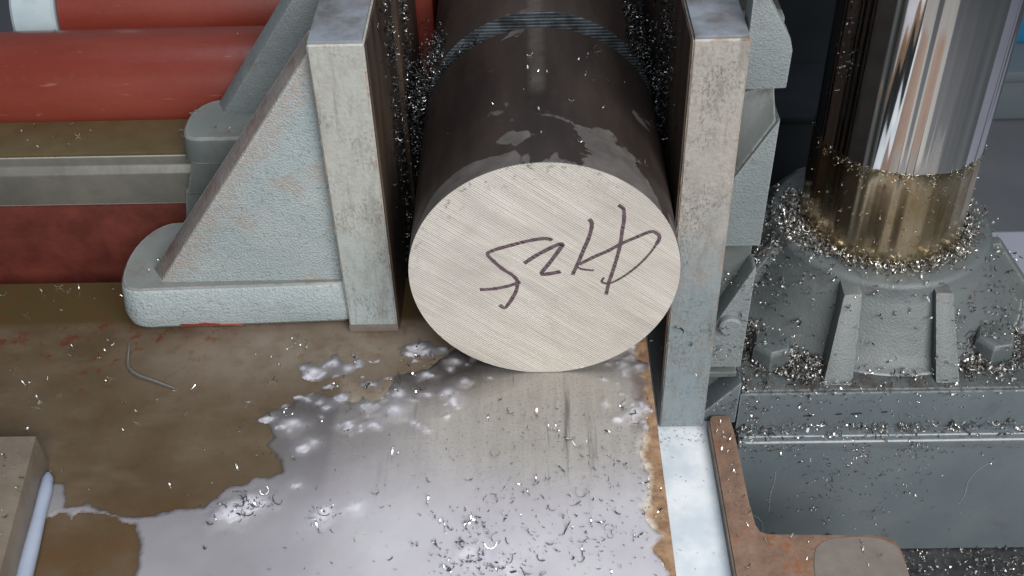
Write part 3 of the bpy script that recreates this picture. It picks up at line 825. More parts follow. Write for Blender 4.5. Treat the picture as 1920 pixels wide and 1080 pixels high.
obj('pedestal_block', prism(ped_plan(0.1775, 0.70, 0.0630, 0.1430, 0.148), 'z', -0.320, -0.1490), M['blue_gray_paint'], t, 0.004, 3)
obj('pedestal_skirt', prism(ped_plan(0.1800, 0.69, 0.0850, 0.1400, 0.145), 'z', -0.700, -0.3205), M['blue_gray_paint'], t)
obj('pedestal_lip', box(0.1772, 0.70, 0.0590, 0.0700, -0.1640, -0.1525), M['blue_gray_paint'], t, 0.003, 3)
for cx, cz, ww in ((0.240, -0.1320, 0.010), (0.268, -0.1305, 0.008), (0.284, -0.1300, 0.013), (0.309, -0.1285, 0.007)):
    obj('casting_flaw', prism(smooth_poly([(cx - ww / 2, cz), (cx - ww / 4, cz - 0.0014), (cx + ww / 2, cz - 0.0004), (cx + ww / 4, cz + 0.0012)], 1), 'y', 0.0726, 0.0735), M['hole'], pb)
def scratch(pts, wd):
    q = resample(pts, 0.002)
    bm = bmesh.new()
    vs = []
    for i, p in enumerate(q):
        d = (q[min(i + 1, len(q) - 1)] - q[max(i - 1, 0)]).normalized()
        n_ = Vector((-d.y, d.x)) * wd * Uf(0.6, 1.2)
        vs.append([bm.verts.new((a.x, yv, a.y)) for a, yv in ((p + n_, 0.0626), (p - n_, 0.0626), (p - n_, 0.0632), (p + n_, 0.0632))])
    for A, B in zip(vs, vs[1:]):
        for i in range(4):
            bm.faces.new((A[i], A[(i + 1) % 4], B[(i + 1) % 4], B[i]))
    obj('paint_scratch', bm, M['scratch'], t)
scratch([(0.2175, -0.197), (0.2180, -0.215), (0.2165, -0.232), (0.2185, -0.258)], 0.0006)
scratch([(0.2020, -0.262), (0.2080, -0.266), (0.2140, -0.276), (0.2155, -0.292)], 0.0005)
scratch([(0.420, -0.185), (0.408, -0.198), (0.402, -0.215), (0.403, -0.235), (0.400, -0.250)], 0.0006)
tr_ = thing('chip_tray', 'black chip tray full of swarf at the lower right corner', 'tray', (0.45, -0.1, -0.33))
obj('tray_floor', box(0.2805, 0.75, -0.46, 0.0840, -0.335, -0.3215), M['tray'], tr_)
obj('tray_wall', box(0.2805, 0.2840, -0.46, 0.060, -0.3210, -0.290), M['tray'], tr_)

# ------------------------------------------------------------------ round bar
BR = 0.1
t = thing('bar_slug', 'sawn-off round steel slug with handwritten marks on its bright end', 'steel bar', (0, 0.096, 0))
obj('bar_body', lathe([(BR - 0.0006, 0.0006), (BR, 0.0016), (BR, 0.1922), (BR - 0.0006, 0.1930)], (0, BR), 'y', 180), M['scale'], t)
obj('cut_face', lathe([(BR - 0.0004, 0.0), (BR - 0.0004, 0.0005)], (0, BR), 'y', 180), M['cut_face'], t)
TEXT = [[(0.0057, 0.1328), (0.0038, 0.1341), (-0.0013, 0.1346), (-0.0115, 0.1327), (-0.0243, 0.1289), (-0.0346, 0.1255), (-0.0398, 0.123), (-0.0409, 0.1216), (-0.0394, 0.1181), (-0.0307, 0.1075), (-0.0237, 0.1015), (-0.0205, 0.0972), (-0.0199, 0.0937), (-0.0207, 0.0868), (-0.0242, 0.0782), (-0.0277, 0.072), (-0.0301, 0.0691), (-0.0337, 0.0722)],
 [(-0.0478, 0.0877), (-0.0385, 0.0881), (-0.0279, 0.0904), (-0.0213, 0.0929), (-0.0176, 0.0943)],
 [(-0.0144, 0.1122), (-0.0065, 0.1187), (0.0051, 0.1263), (0.0114, 0.1294), (0.0134, 0.1291), (0.0127, 0.1273), (0.0095, 0.1216), (0.0037, 0.1118), (-0.0015, 0.1039), (-0.0018, 0.1022), (-0.0002, 0.1015), (0.0063, 0.1024), (0.012, 0.1038)],
 [(0.032, 0.1513), (0.034, 0.1469), (0.0323, 0.1358), (0.0287, 0.1245), (0.0251, 0.113), (0.0207, 0.1005)],
 [(0.0257, 0.1105), (0.0359, 0.117), (0.0461, 0.1225), (0.0548, 0.1285), (0.0647, 0.1339), (0.0758, 0.1393), (0.0803, 0.1376), (0.0824, 0.1347), (0.0814, 0.1299), (0.0757, 0.1186), (0.0672, 0.1071), (0.0573, 0.0975), (0.0483, 0.0919), (0.0424, 0.0932), (0.0439, 0.0975)],
 [(0.0231, 0.1106), (0.0264, 0.1063), (0.0362, 0.1044)],
 [(0.0522, 0.1633), (0.0548, 0.1612), (0.0562, 0.1581), (0.0565, 0.1495), (0.0556, 0.1401), (0.0548, 0.1288), (0.0527, 0.1158), (0.0499, 0.1024), (0.0476, 0.0923), (0.046, 0.081)]]
WID = [1.12 * q for q in [0.00125, 0.00115, 0.00135, 0.00125, 0.00115, 0.0006, 0.00115]]
for si, (st, wd) in enumerate(zip(TEXT, WID)):
    q = resample(st, 0.0011)
    bm = bmesh.new()
    L_, R__ = [], []
    yy = -0.0003 - 0.00004 * si
    for i, p in enumerate(q):
        d = (q[min(i + 1, len(q) - 1)] - q[max(i - 1, 0)]).normalized()
        nn = Vector((-d.y, d.x))
        ww = wd * (0.88 + 0.22 * random.random())
        if si == 4 and i > len(q) * 0.55:
            ww *= 0.62
        L_.append((p + nn * ww, p - nn * ww))
    vs = [[bm.verts.new((u.x, yv, u.y)) for u, yv in ((a, yy), (b, yy), (b, 0.0001), (a, 0.0001))] for a, b in L_]
    for A, B in zip(vs, vs[1:]):
        for i in range(4):
            bm.faces.new((A[i], A[(i + 1) % 4], B[(i + 1) % 4], B[i]))
    bm.faces.new(vs[0])
    bm.faces.new(vs[-1][::-1])
    obj('marker_stroke', bm, M['ink'], t, smooth=False)
t = thing('bar_stock', 'long black round steel bar behind the saw cut', 'steel bar', (0, 0.4, 0))
obj('bar_body', lathe([(BR - 0.0006, 0.2216), (BR, 0.2226), (BR, 0.590)], (0, BR), 'y', 180, cap0=False), M['scale'], t)
obj('cut_face', lathe([(BR - 0.0004, 0.2210), (BR - 0.0004, 0.2216)], (0, BR), 'y', 180), M['kerf_face'], t)

# ------------------------------------------------------------------ small block at the lower left
t = thing('steel_block', 'flat brown steel block at the lower left corner of the bed', 'block', (-0.45, -0.15, 0.0))
obj('block_body', hexa([(-0.560, -0.40, 0.0005), (-0.3265, -0.40, 0.0005), (-0.3675, -0.0880, 0.0005), (-0.560, -0.0880, 0.0005),
                        (-0.560, -0.40, 0.030), (-0.3290, -0.40, 0.030), (-0.3690, -0.0870, 0.030), (-0.560, -0.0870, 0.030)]), M['side_block'], t, 0.0012)
# ------------------------------------------------------------------ coolant film on the bed
FILM = [(-0.3563, -0.1947), (-0.3599, -0.1509), (-0.363, -0.1179), (-0.3694, -0.0955), (-0.3599, -0.1032), (-0.3493, -0.1058), (-0.3414, -0.1255), (-0.3286, -0.1233), (-0.3065, -0.1341), (-0.2925, -0.1372), (-0.2746, -0.1327), (-0.2603, -0.1292), (-0.2452, -0.1285), (-0.236, -0.1176), (-0.2295, -0.1113), (-0.2185, -0.108), (-0.2138, -0.1021), (-0.2022, -0.1018), (-0.1957, -0.0984), (-0.1983, -0.0898), (-0.2057, -0.0804), (-0.2111, -0.0724), (-0.2062, -0.0656), (-0.2122, -0.0536), (-0.2183, -0.0469), (-0.2132, -0.0358), (-0.1971, -0.0327), (-0.1929, -0.0191), (-0.1764, -0.0177), (-0.1589, -0.0238), (-0.1372, -0.0328), (-0.1256, -0.0245), (-0.1194, 0.0018), (-0.0943, 0.0073), (-0.0692, 0.036), (-0.0517, 0.034), (-0.0262, 0.034), (0.0162, 0.034), (0.0416, 0.036), (0.0679, 0.042), (0.080, 0.0036), (0.0815, -0.0258), (0.079, -0.0591), (0.07, -0.0853), (0.0755, -0.1105), (0.0726, -0.1298), (0.0683, -0.1368), (0.0718, -0.1507), (0.0809, -0.159), (0.0736, -0.1708), (0.0799, -0.1902), (0.0815, -0.2129), (0.0796, -0.2325), (0.078, -0.44), (-0.318, -0.44), (-0.321, -0.2276), (-0.3, -0.2038), (-0.2811, -0.1882), (-0.2822, -0.1656), (-0.2898, -0.1474), (-0.2998, -0.145), (-0.3053, -0.1388), (-0.3305, -0.1366), (-0.3357, -0.1444), (-0.3409, -0.1373), (-0.3542, -0.1395), (-0.3500, -0.1778), (-0.3450, -0.22), (-0.330, -0.34), (-0.350, -0.34)]
DROPS = [(-0.1834, 0.0032, 0.0158), (-0.1717, 0.012, 0.0126), (-0.1585, 0.0087, 0.0095), (-0.1891, -0.0015, 0.0095), (-0.2136, -0.0453, 0.0105), (-0.1939, -0.0539, 0.0137), (-0.2033, -0.0326, 0.0053), (-0.1923, -0.0231, 0.0074), (-0.1837, -0.025, 0.0063), (-0.1589, -0.0238, 0.0095), (-0.1512, -0.0547, 0.0084), (-0.1309, -0.0551, 0.0074), (-0.1372, -0.0328, 0.0095), (-0.1161, -0.0388, 0.0158), (-0.1133, -0.0219, 0.0105), (-0.1045, 0.0323, 0.0116), (-0.0954, 0.0258, 0.0095), (-0.0826, 0.0286, 0.0084), (-0.1082, 0.023, 0.0074), (-0.0732, 0.0129, 0.0074), (-0.0758, -0.0226, 0.0105), (-0.1806, -0.0756, 0.0095), (-0.2112, -0.1276, 0.02), (-0.2246, -0.1368, 0.0179), (-0.1598, -0.1425, 0.0126), (-0.1734, -0.0704, 0.0074), (-0.1353, -0.0097, 0.0074), (-0.1499, 0.0085, 0.0063), (0.0554, 0.0225, 0.0074), (0.0709, 0.0284, 0.0074), (0.0753, 0.0037, 0.0074), (0.0627, 0.004, 0.0063), (0.0671, -0.048, 0.0126), (0.0546, -0.0532, 0.0074), (0.0776, -0.0426, 0.0060), (-0.1365, -0.1335, 0.0095), (-0.0937, -0.0017, 0.0084), (-0.0638, -0.0112, 0.0074), (-0.1813, -0.1111, 0.0063), (-0.157, -0.1356, 0.0084), (-0.0544, -0.1733, 0.0158), (-0.0291, -0.1823, 0.0126)]
rs_ = np.random.default_rng(5)
for _ in range(46):      # small beads in the wet zone left of the bar's foot
    DROPS.append((rs_.uniform(-0.205, -0.045), rs_.uniform(-0.06, 0.02), rs_.uniform(0.002, 0.0055)))
for _ in range(16):
    DROPS.append((rs_.uniform(0.045, 0.080), rs_.uniform(-0.06, 0.035), rs_.uniform(0.002, 0.005)))

def vnoise(x, y, scale, seed, octs=4):
    r = np.random.default_rng(seed)
    tot = np.zeros_like(x)
    amp, nrm = 1.0, 0.0
    for o_ in range(octs):
        g = r.random((256, 256))
        u, v = x * scale * 2 ** o_ + 71.3, y * scale * 2 ** o_ + 37.7
        iu, iv = np.floor(u).astype(int), np.floor(v).astype(int)
        fu, fv = u - iu, v - iv
        fu, fv = fu * fu * (3 - 2 * fu), fv * fv * (3 - 2 * fv)
        a, b = g[iu % 256, iv % 256], g[(iu + 1) % 256, iv % 256]
        c_, d = g[iu % 256, (iv + 1) % 256], g[(iu + 1) % 256, (iv + 1) % 256]
        tot += amp * ((a * (1 - fu) + b * fu) * (1 - fv) + (c_ * (1 - fu) + d * fu) * fv)
        nrm += amp
        amp *= 0.5
    return tot / nrm
def poly_sd(x, y, poly):
    """signed distance, positive inside"""
    d = np.full(x.shape, 9.0)
    inside = np.zeros(x.shape, bool)
    n = len(poly)
    for i in range(n):
        ax, ay = poly[i]
        bx, by = poly[(i + 1) % n]
        ex, ey = bx - ax, by - ay
        wx, wy = x - ax, y - ay
        s = np.clip((wx * ex + wy * ey) / (ex * ex + ey * ey + 1e-12), 0, 1)
        d = np.minimum(d, np.hypot(wx - s * ex, wy - s * ey))
        cnd = ((ay > y) != (by > y)) & (x < ex * (y - ay) / (ey if abs(ey) > 1e-12 else 1e-12) + ax)
        inside ^= cnd
    return np.where(inside, d, -d)
def sstep(a, b, v):
    q = np.clip((v - a) / (b - a), 0, 1)
    return q * q * (3 - 2 * q)
def film_fields(x, y):
    sd = poly_sd(x, y, FILM) + (vnoise(x, y, 120, 3) - 0.5) * 0.006
    n1 = vnoise(x, y, 28, 4)
    n2 = vnoise(x, y, 70, 8)
    # zone where the film has broken up into beads, and the thin zone over the bright bare steel
    beads = sstep(-0.055, 0.0, y) * sstep(-0.02, -0.06, x)
    bare = np.exp(-((x - 0.005) / 0.075) ** 2 - ((y + 0.045) / 0.055) ** 2)
    gone = np.maximum(beads * 0.55, bare * 0.75)
    th = sstep(0.0, 0.006, sd) * np.clip(1.0 - gone * (0.45 + 1.1 * n1), 0, 1)
    h = 0.0011 * sstep(0.0, 0.007, sd) + 0.0005 * np.exp(-((sd - 0.0035) / 0.002) ** 2) * (sd > 0)
    h = h * (0.35 + 0.65 * th) + 0.0003 * (n2 - 0.5) * (sd > 0)
    front = sstep(-0.045, -0.17, y)
    left = sstep(-0.09, -0.22, x)
    milk = (0.17 + 0.50 * front) * th * (0.84 + 0.32 * n1)
    milk = milk * (1 - 0.42 * left) * (1 - 0.6 * bare) * (1 - 0.35 * beads)
    wx_, wy_ = (vnoise(x, y, 90, 21) - 0.5) * 0.014, (vnoise(x, y, 90, 22) - 0.5) * 0.014
    for cx, cy, r in DROPS:
        q2 = ((x + wx_ - cx) ** 2 + ((y + wy_ - cy) * 1.2) ** 2) / (1.15 * r * r) * (0.55 + 0.9 * n2)
        b = np.clip(1 - q2, 0, 1)
        h = np.maximum(h, 0) + 0.12 * r * b ** 1.5 * (0.6 if r > 0.009 else 0.9)
        qq = ((x + 0.6 * wx_ - cx) ** 2 + ((y + 0.6 * wy_ - cy) * 1.15) ** 2) / (r * r)
        milk = milk + (1 - milk) * np.clip(0.18 * np.exp(-1.1 * qq) * (0.3 + 1.4 * n1) + (0.40 + 0.25 * (r > 0.007)) * np.exp(-8.0 * qq) * (0.3 + 1.3 * n2) + 0.6 * np.exp(-14 * np.abs(qq - 0.25)) * (n2 > 0.52) * (y < cy), 0, 0.95)  # halo, core and near-side crescent paint glow and glints into the milk
    return h, np.clip(milk, 0, 0.96), sd
stp = 0.0012
xs = np.arange(-0.372, BED_R - 0.0005, stp)
ys = np.arange(-0.26, 0.0485, stp)
gx, gy = np.meshgrid(xs, ys)
h, milk, sd = film_fields(gx, gy)
keep = (h > 0.00012) & ((milk > 0.02) | (h > 0.0004))
idx = -np.ones(gx.shape, int)
kq = keep[:-1, :-1] & keep[1:, :-1] & keep[:-1, 1:] & keep[1:, 1:]
# stay clear of the block at the lower left
kq &= ~((gx[:-1, :-1] < -0.3235 + (gy[:-1, :-1] + 0.40) * -0.1318) & (gy[:-1, :-1] < -0.088))
use = np.zeros(gx.shape, bool)
use[:-1, :-1] |= kq; use[1:, :-1] |= kq; use[:-1, 1:] |= kq; use[1:, 1:] |= kq
idx[use] = np.arange(use.sum())
co = np.stack([gx[use], gy[use], np.maximum(h[use], 0.0) + 0.0002], -1)
ii, jj = np.nonzero(kq)
quads = np.stack([idx[ii, jj], idx[ii, jj + 1], idx[ii + 1, jj + 1], idx[ii + 1, jj]], -1)
me = bpy.data.meshes.new('coolant_film')
me.from_pydata(co.tolist(), [], quads.tolist())
a_ = me.attributes.new('milk', 'FLOAT', 'POINT')
a_.data.foreach_set('value', milk[use].astype(np.float32))
me.polygons.foreach_set('use_smooth', [True] * len(me.polygons))
me.materials.append(M['milk'])
structure(link('coolant_film', me))
# near end of the film, coarse, out in front of the photograph's frame
structure(obj('coolant_film', box(-0.318, 0.078, -0.44, -0.262, 0.0002, 0.0012), M['pool']))
# bead of coolant lying along the foot of the block
bp = [(-0.3640, -0.1000, 0.003), (-0.3620, -0.106, 0.004), (-0.3600, -0.118, 0.004), (-0.3580, -0.135, 0.0042), (-0.3535, -0.170, 0.0045), (-0.3480, -0.215, 0.0045), (-0.341, -0.26, 0.0045), (-0.3285, -0.36, 0.0045)]
structure(obj('coolant_bead', tube(bp, [0.002, 0.0042, 0.0048, 0.0046, 0.0056, 0.0058, 0.0058, 0.005], 14), M['bead']))
pts = [(-0.3414, 0.0418, 0.0014), (-0.3400, 0.0335, 0.0016), (-0.3385, 0.0259, 0.0016), (-0.3365, 0.0170, 0.002), (-0.3336, 0.0104, 0.0026), (-0.3290, 0.0052, 0.0026), (-0.3224, 0.0005, 0.0022), (-0.3070, -0.0062, 0.0018), (-0.2911, -0.0132, 0.0014)]
tag(obj('metal_sliver', tube(pts, [0.0006, 0.0008, 0.0008, 0.001, 0.0012, 0.0014, 0.0015, 0.0014, 0.0007], 7), M['chip']), 'long bent metal sliver on the brown bed below the left jaw', 'metal sliver')

# ------------------------------------------------------------------ swarf
def chip_geo(r, L, wdt, curl, twist, n=5, th=0.00022):
    """a thin curled strip with thickness; returns verts, quads"""
    V, Q = [], []
    for i in range(n):
        s = i / (n - 1)
        a = curl * (s - 0.5)
        if abs(curl) > 0.05:
            R0 = L / abs(curl)
            px, pz = R0 * math.sin(abs(a)) * (1 if a > 0 else -1), R0 * (1 - math.cos(a))
        else:
            px, pz = L * (s - 0.5), 0
        t_ = twist * (s - 0.5)
        ww = wdt * (1 - 0.5 * abs(2 * s - 1) ** 4) * (0.75 + 0.5 * r.random())
        cy_, sy_ = ww * math.cos(t_) / 2, ww * math.sin(t_) / 2
        nx, nz = -math.sin(a) * th, math.cos(a) * th
        V += [(px, -cy_, pz - sy_), (px, cy_, pz + sy_), (px + nx, cy_, pz + sy_ + nz), (px + nx, -cy_, pz - sy_ + nz)]
        if i:
            b, c_ = 4 * (i - 1), 4 * i
            for k_ in range(4):
                Q.append((b + k_, b + (k_ + 1) % 4, c_ + (k_ + 1) % 4, c_ + k_))
    Q += [(3, 2, 1, 0), tuple(4 * (n - 1) + k_ for k_ in range(4))]
    return V, Q
rp = random.Random(3)
def rand_chip(long=False):
    if long:
        return chip_geo(rp, rp.uniform(0.006, 0.013), rp.uniform(0.0004, 0.0007), rp.uniform(1.4, 5.0), rp.uniform(-0.8, 0.8), 9)
    cu = rp.uniform(0.5, 4.6)
    CURL.append(cu)
    return chip_geo(rp, rp.uniform(0.0032, 0.0072), rp.uniform(0.0005, 0.0011), cu, rp.uniform(-1.2, 1.2), 5)
CURL = []
CH = [rand_chip() for _ in range(24)]
CHL = [rand_chip(True) for _ in range(10)]
CH_NP = [(np.array(v), np.array(q)) for v, q in CH]
def chip_mesh(vq, mat='chip'):
    me = bpy.data.meshes.new('metal_chip')
    me.from_pydata(vq[0], [], vq[1])
    me.materials.append(M[mat])
    return me
CM = [chip_mesh(c_) for c_ in CH]
CML = [chip_mesh(c_) for c_ in CHL]
CMW = [chip_mesh(c_, 'wet_chip') for c_ in CH]
CMLW = [chip_mesh(c_, 'wet_chip') for c_ in CHL]

bpy.context.view_layer.update()
DG = bpy.context.evaluated_depsgraph_get()
def hit(o_, d_, dist=2.0):
    r_ = SC.ray_cast(DG, Vector(o_), Vector(d_).normalized(), distance=dist)
    return (r_[1], r_[2]) if r_[0] else None
def frame(nrm, spin, tilt):
    z = Vector(nrm).normalized()
    q = z.to_track_quat('Z', 'Y')
    return q @ Euler((tilt * random.gauss(0, 1), tilt * random.gauss(0, 1), spin)).to_quaternion()

HITS = {}
def gather(key, n, fn, tries=8, ok=None):
    out = []
    for _ in range(n * tries):
        if len(out) >= n:
            break
        p = fn()
        if p is None:
            continue
        r_ = hit(*p)
        if r_ and (ok is None or ok(r_)):
            out.append(r_)
    HITS[key] = out
G = random.gauss
Uf = random.uniform
def blob(cs):
    """pick a point from weighted gaussian clusters (x, y, sx, sy, weight)"""
    c_ = random.choices(cs, [q[4] for q in cs])[0]
    return c_[0] + G(0, c_[2]), c_[1] + G(0, c_[3])
DOWN = (0, 0, -1)
FILM_C = [(-0.10, -0.145, 0.06, 0.03, 2), (-0.055, -0.172, 0.012, 0.018, 5), (-0.03, -0.185, 0.014, 0.008, 2), (0.0, -0.14, 0.05, 0.03, 5), (0.03, -0.165, 0.03, 0.015, 3), (-0.025, -0.12, 0.018, 0.006, 1),
          (0.06, -0.12, 0.02, 0.03, 2), (0.0, -0.06, 0.02, 0.015, 2), (0.065, -0.05, 0.01, 0.015, 2), (0.045, -0.09, 0.012, 0.012, 1), (-0.215, -0.132, 0.012, 0.006, 3), (-0.16, -0.14, 0.008, 0.005, 1), (-0.15, -0.03, 0.04, 0.03, 3), (-0.09, 0.01, 0.025, 0.02, 2)]
def f_film():
    x, y = blob(FILM_C)
    if x > 0.080 or y > 0.045 or y < -0.21 or x < -0.29:
        return None
    if abs(x) < 0.045 and y > -0.02:
        return None
    return ((x, y, 0.05 if y > -0.005 else 0.2), DOWN)
def f_brown():
    x, y = blob([(-0.37, 0.01, 0.05, 0.03, 4), (-0.40, -0.02, 0.02, 0.012, 2), (-0.30, -0.02, 0.06, 0.03, 3), (-0.26, -0.085, 0.06, 0.02, 3), (-0.26, 0.04, 0.04, 0.012, 2), (-0.42, 0.10, 0.03, 0.012, 3), (-0.20, 0.035, 0.02, 0.012, 4), (-0.36, 0.047, 0.01, 0.004, 1)])
    if x > -0.165 or x < -0.47 or y < -0.12 or y > 0.118:
        return None
    if -0.36 < x and y > 0.047:
        return None
    return ((x, y, 0.3), DOWN)
def f_bar():
    x, y = Uf(-0.075, 0.085), Uf(0.012, 0.185)
    return ((x, y, 0.5), DOWN)
def f_rail():
    x, y = blob([(-0.30, 0.185, 0.012, 0.012, 5), (-0.42, 0.185, 0.03, 0.012, 3), (-0.37, 0.175, 0.06, 0.02, 3), (-0.36, 0.25, 0.08, 0.02, 1)])
    return ((x, y, 0.5), DOWN) if y > 0.158 else None
def f_foot():
    x, y = blob([(-0.305, 0.11, 0.006, 0.012, 3), (-0.317, 0.085, 0.012, 0.012, 1), (-0.27, 0.16, 0.01, 0.008, 1)])
    return ((x, y, 0.5), DOWN)
def f_pocket():
    return ((Uf(-0.303, -0.262), Uf(0.120, 0.141), 0.07), DOWN)
def f_rust():
    x, y = (Uf(0.1475, 0.166), Uf(-0.115, 0.053)) if random.random() < 0.6 else (Uf(0.155, 0.275), Uf(-0.12, -0.077))
    return ((x, y, 0.1), DOWN)
FACE_C = [(0.21, -0.165, 0.018, 0.010, 6), (0.285, -0.172, 0.008, 0.016, 4), (0.335, -0.165, 0.008, 0.012, 4), (0.30, -0.205, 0.02, 0.02, 4), (0.27, -0.235, 0.012, 0.02, 3), (0.345, -0.20, 0.012, 0.02, 3), (0.25, -0.20, 0.03, 0.02, 2), (0.38, -0.16, 0.03, 0.012, 4), (0.30, -0.26, 0.03, 0.02, 2), (0.24, -0.275, 0.02, 0.02, 1), (0.36, -0.25, 0.03, 0.03, 2), (0.23, -0.125, 0.04, 0.015, 4), (0.34, -0.12, 0.05, 0.015, 6), (0.19, -0.135, 0.006, 0.015, 4)]
def f_face():
    x, z = blob(FACE_C)
    if z > -0.103 or z < -0.315 or x < 0.178:
        return None
    return ((x, -0.02, z + 0.02), (0, 1, -0.15))
gather('film', 190, f_film)
gather('brown', 62, f_brown)
gather('bar', 22, f_bar)
gather('rail', 18, f_rail)
gather('foot', 8, f_foot)
gather('rust', 30, f_rust)
gather('face', 40, f_face)
# stuff
def f_base():
    x, y = blob([(0.205, 0.128, 0.018, 0.018, 8), (0.235, 0.100, 0.014, 0.011, 7), (0.412, 0.125, 0.022, 0.018, 13), (0.388, 0.108, 0.010, 0.012, 5), (0.32, 0.09, 0.10, 0.012, 3), (0.19, 0.2, 0.012, 0.07, 4), (0.44, 0.15, 0.02, 0.04, 3)])
    return ((x, y, 0.02), DOWN) if x > 0.177 and y > 0.074 else None
def f_rim():
    a = Uf(math.radians(150), math.radians(385))
    r_ = RR + abs(G(0.004, 0.009))
    return ((RX + r_ * math.cos(a), RY + r_ * math.sin(a), 0.03), DOWN)
def f_rim_left():
    a = G(math.radians(190), math.radians(16))
    r_ = RR + Uf(0.0, 0.055)
    return ((RX + r_ * math.cos(a), RY + r_ * math.sin(a), 0.03), DOWN)
def f_cone():
    a = Uf(math.radians(190), math.radians(375))
    return ((RX + 0.3 * math.cos(a), RY + 0.3 * math.sin(a), Uf(-0.08, 0.02)), (-math.cos(a), -math.sin(a), -0.25))
def f_sleeve():
    a = G(math.radians(262), math.radians(34))
    z = 0.071 - abs(G(0, 0.006)) if random.random() < 0.55 else Uf(-0.025, 0.07)
    return ((RX + 0.12 * math.cos(a), RY + 0.12 * math.sin(a), z), (-math.cos(a), -math.sin(a), 0))
def f_rcast():
    return ((Uf(0.143, 0.171), 0.0, random.choice((Uf(-0.08, -0.065), Uf(0.06, 0.075), Uf(-0.02, 0.0), Uf(-0.1, 0.07)))), (0, 1, -0.5))
def f_ledge():
    return ((Uf(0.178, 0.45), Uf(0.062, 0.076), -0.03), DOWN)
def f_facefine():
    x, z = blob(FACE_C)
    return ((x, -0.02, z + 0.02), (0, 1, -0.15)) if -0.315 < z < -0.103 and x > 0.178 else None
def f_tray():
    return ((Uf(0.285, 0.52), Uf(-0.05, 0.062), -0.2), DOWN)
def f_ljaw():
    y = G(0.160, 0.022)
    return ((-0.104, y, Uf(0.0, 0.25)), (-1, 0, 0)) if y < 0.20 else None
def f_lrear():
    return ((-0.104, G(0.245, 0.02), Uf(0.0, 0.26)), (-1, 0, 0))
def f_rjaw():
    y = G(0.165, 0.03)
    z = Uf(0.12, 0.27)
    return ((0.0995, y, z), (1, 0, 0)) if 0.053 < y < 0.3 else None
def f_filmfine():
    x, y = blob(FILM_C + [(-0.02, -0.1, 0.08, 0.06, 10)])
    if x > 0.082 or y > 0.03 or y < -0.21 or x < -0.3 or (abs(x) < 0.05 and y > -0.02):
        return None
    return ((x, y, 0.05 if y > -0.005 else 0.2), DOWN)
def f_gutter():
    return ((Uf(0.086, 0.143), random.choice((Uf(0.035, 0.050), Uf(-0.12, 0.05))), -0.09), DOWN)
for key, n, fn in (('base', 1700, f_base), ('rim', 1200, f_rim), ('rim_left', 750, f_rim_left), ('cone', 160, f_cone), ('sleeve', 330, f_sleeve), ('rcast', 170, f_rcast), ('ledge', 330, f_ledge),
                   ('facefine', 560, f_facefine), ('tray', 1500, f_tray), ('ljaw', 330, f_ljaw), ('lrear', 520, f_lrear), ('rjaw', 520, f_rjaw), ('filmfine', 900, f_filmfine), ('gutter', 90, f_gutter), ('pocket', 130, f_pocket), ('block', 120, lambda: ((G(-0.388, 0.012), G(-0.155, 0.04), 0.2), DOWN)), ('corner', 160, lambda: ((Uf(0.171, 0.182), Uf(0.058, 0.085), 0.0), DOWN))):
    gather(key, n, fn, 4, (lambda r_: r_[0].z < -0.097 or random.random() < 0.12) if key == 'base' else None)

def heap(name, label, keys, mat, sc=(0.35, 0.9), lift=0.0, tilt=0.7, extra=None):
    V, Q, off = [], [], 0
    pts = [h_ for k_ in keys for h_ in HITS.get(k_, [])] + (extra or [])
    for p, n_ in pts:
        v, q = CH_NP[random.randrange(len(CH_NP))]
        m = np.array(frame(n_, Uf(0, 6.283), tilt).to_matrix())
        s = Uf(*sc)
        V.append((v * s) @ m.T + np.array(p) + np.array(n_) * Uf(0.0002, 0.0002 + 0.0012 + lift))
        Q.append(q + off)
        off += len(v)
    me = bpy.data.meshes.new(name)
    me.from_pydata(np.concatenate(V).tolist(), [], np.concatenate(Q).tolist())
    me.materials.append(mat)
    o = link(name, me)
    o['label'], o['category'], o['kind'] = label, 'swarf', 'stuff'
    return o
heap('metal_swarf', 'silver swarf heaped on the flange and base around the polished column', ['base', 'rim', 'rim_left', 'cone', 'ledge'], M['swarf'], (0.55, 1.9), 0.006)
heap('metal_swarf', 'fine swarf stuck on the golden oily foot of the column', ['sleeve'], M['swarf'], (0.3, 0.8), 0.0)
heap('metal_swarf', 'fine swarf clinging to the gray pedestal front face', ['facefine'], M['swarf'], (0.35, 1.0), 0.0, 0.5)
heap('metal_swarf', 'swarf lying in the pockets of the right jaw casting', ['rcast'], M['swarf'], (0.3, 0.8), 0.0)
heap('metal_swarf', 'mixed swarf covering the black chip tray', ['tray'], M['swarf'], (0.5, 1.5), 0.004)
heap('metal_swarf', 'dark oily swarf on the inner faces of the left jaw', ['ljaw', 'lrear'], M['swarf_dark'], (0.5, 1.4), 0.002)
heap('metal_swarf', 'dark oily swarf on the inner face of the right jaw', ['rjaw'], M['swarf_dark'], (0.5, 1.5), 0.003)
heap('metal_swarf', 'fine dark swarf specks scattered over the coolant film', ['filmfine'], M['wet_swarf'], (0.18, 0.65), 0.0, 0.3)
heap('metal_swarf', 'fine swarf floating on the white coolant in the gutter', ['gutter'], M['swarf'], (0.2, 0.6), 0.0, 0.2)
heap('metal_swarf', 'oily swarf lying on the steel block at the lower left corner', ['block'], M['swarf'], (0.4, 1.1), 0.001)
heap('metal_swarf', 'swarf caught between the right jaw foot and the gray pedestal', ['corner'], M['swarf'], (0.5, 1.2), 0.004)
heap('metal_swarf', 'swarf caught between the two feet of the left jaw', ['pocket'], M['swarf'], (0.4, 1.0), 0.004)
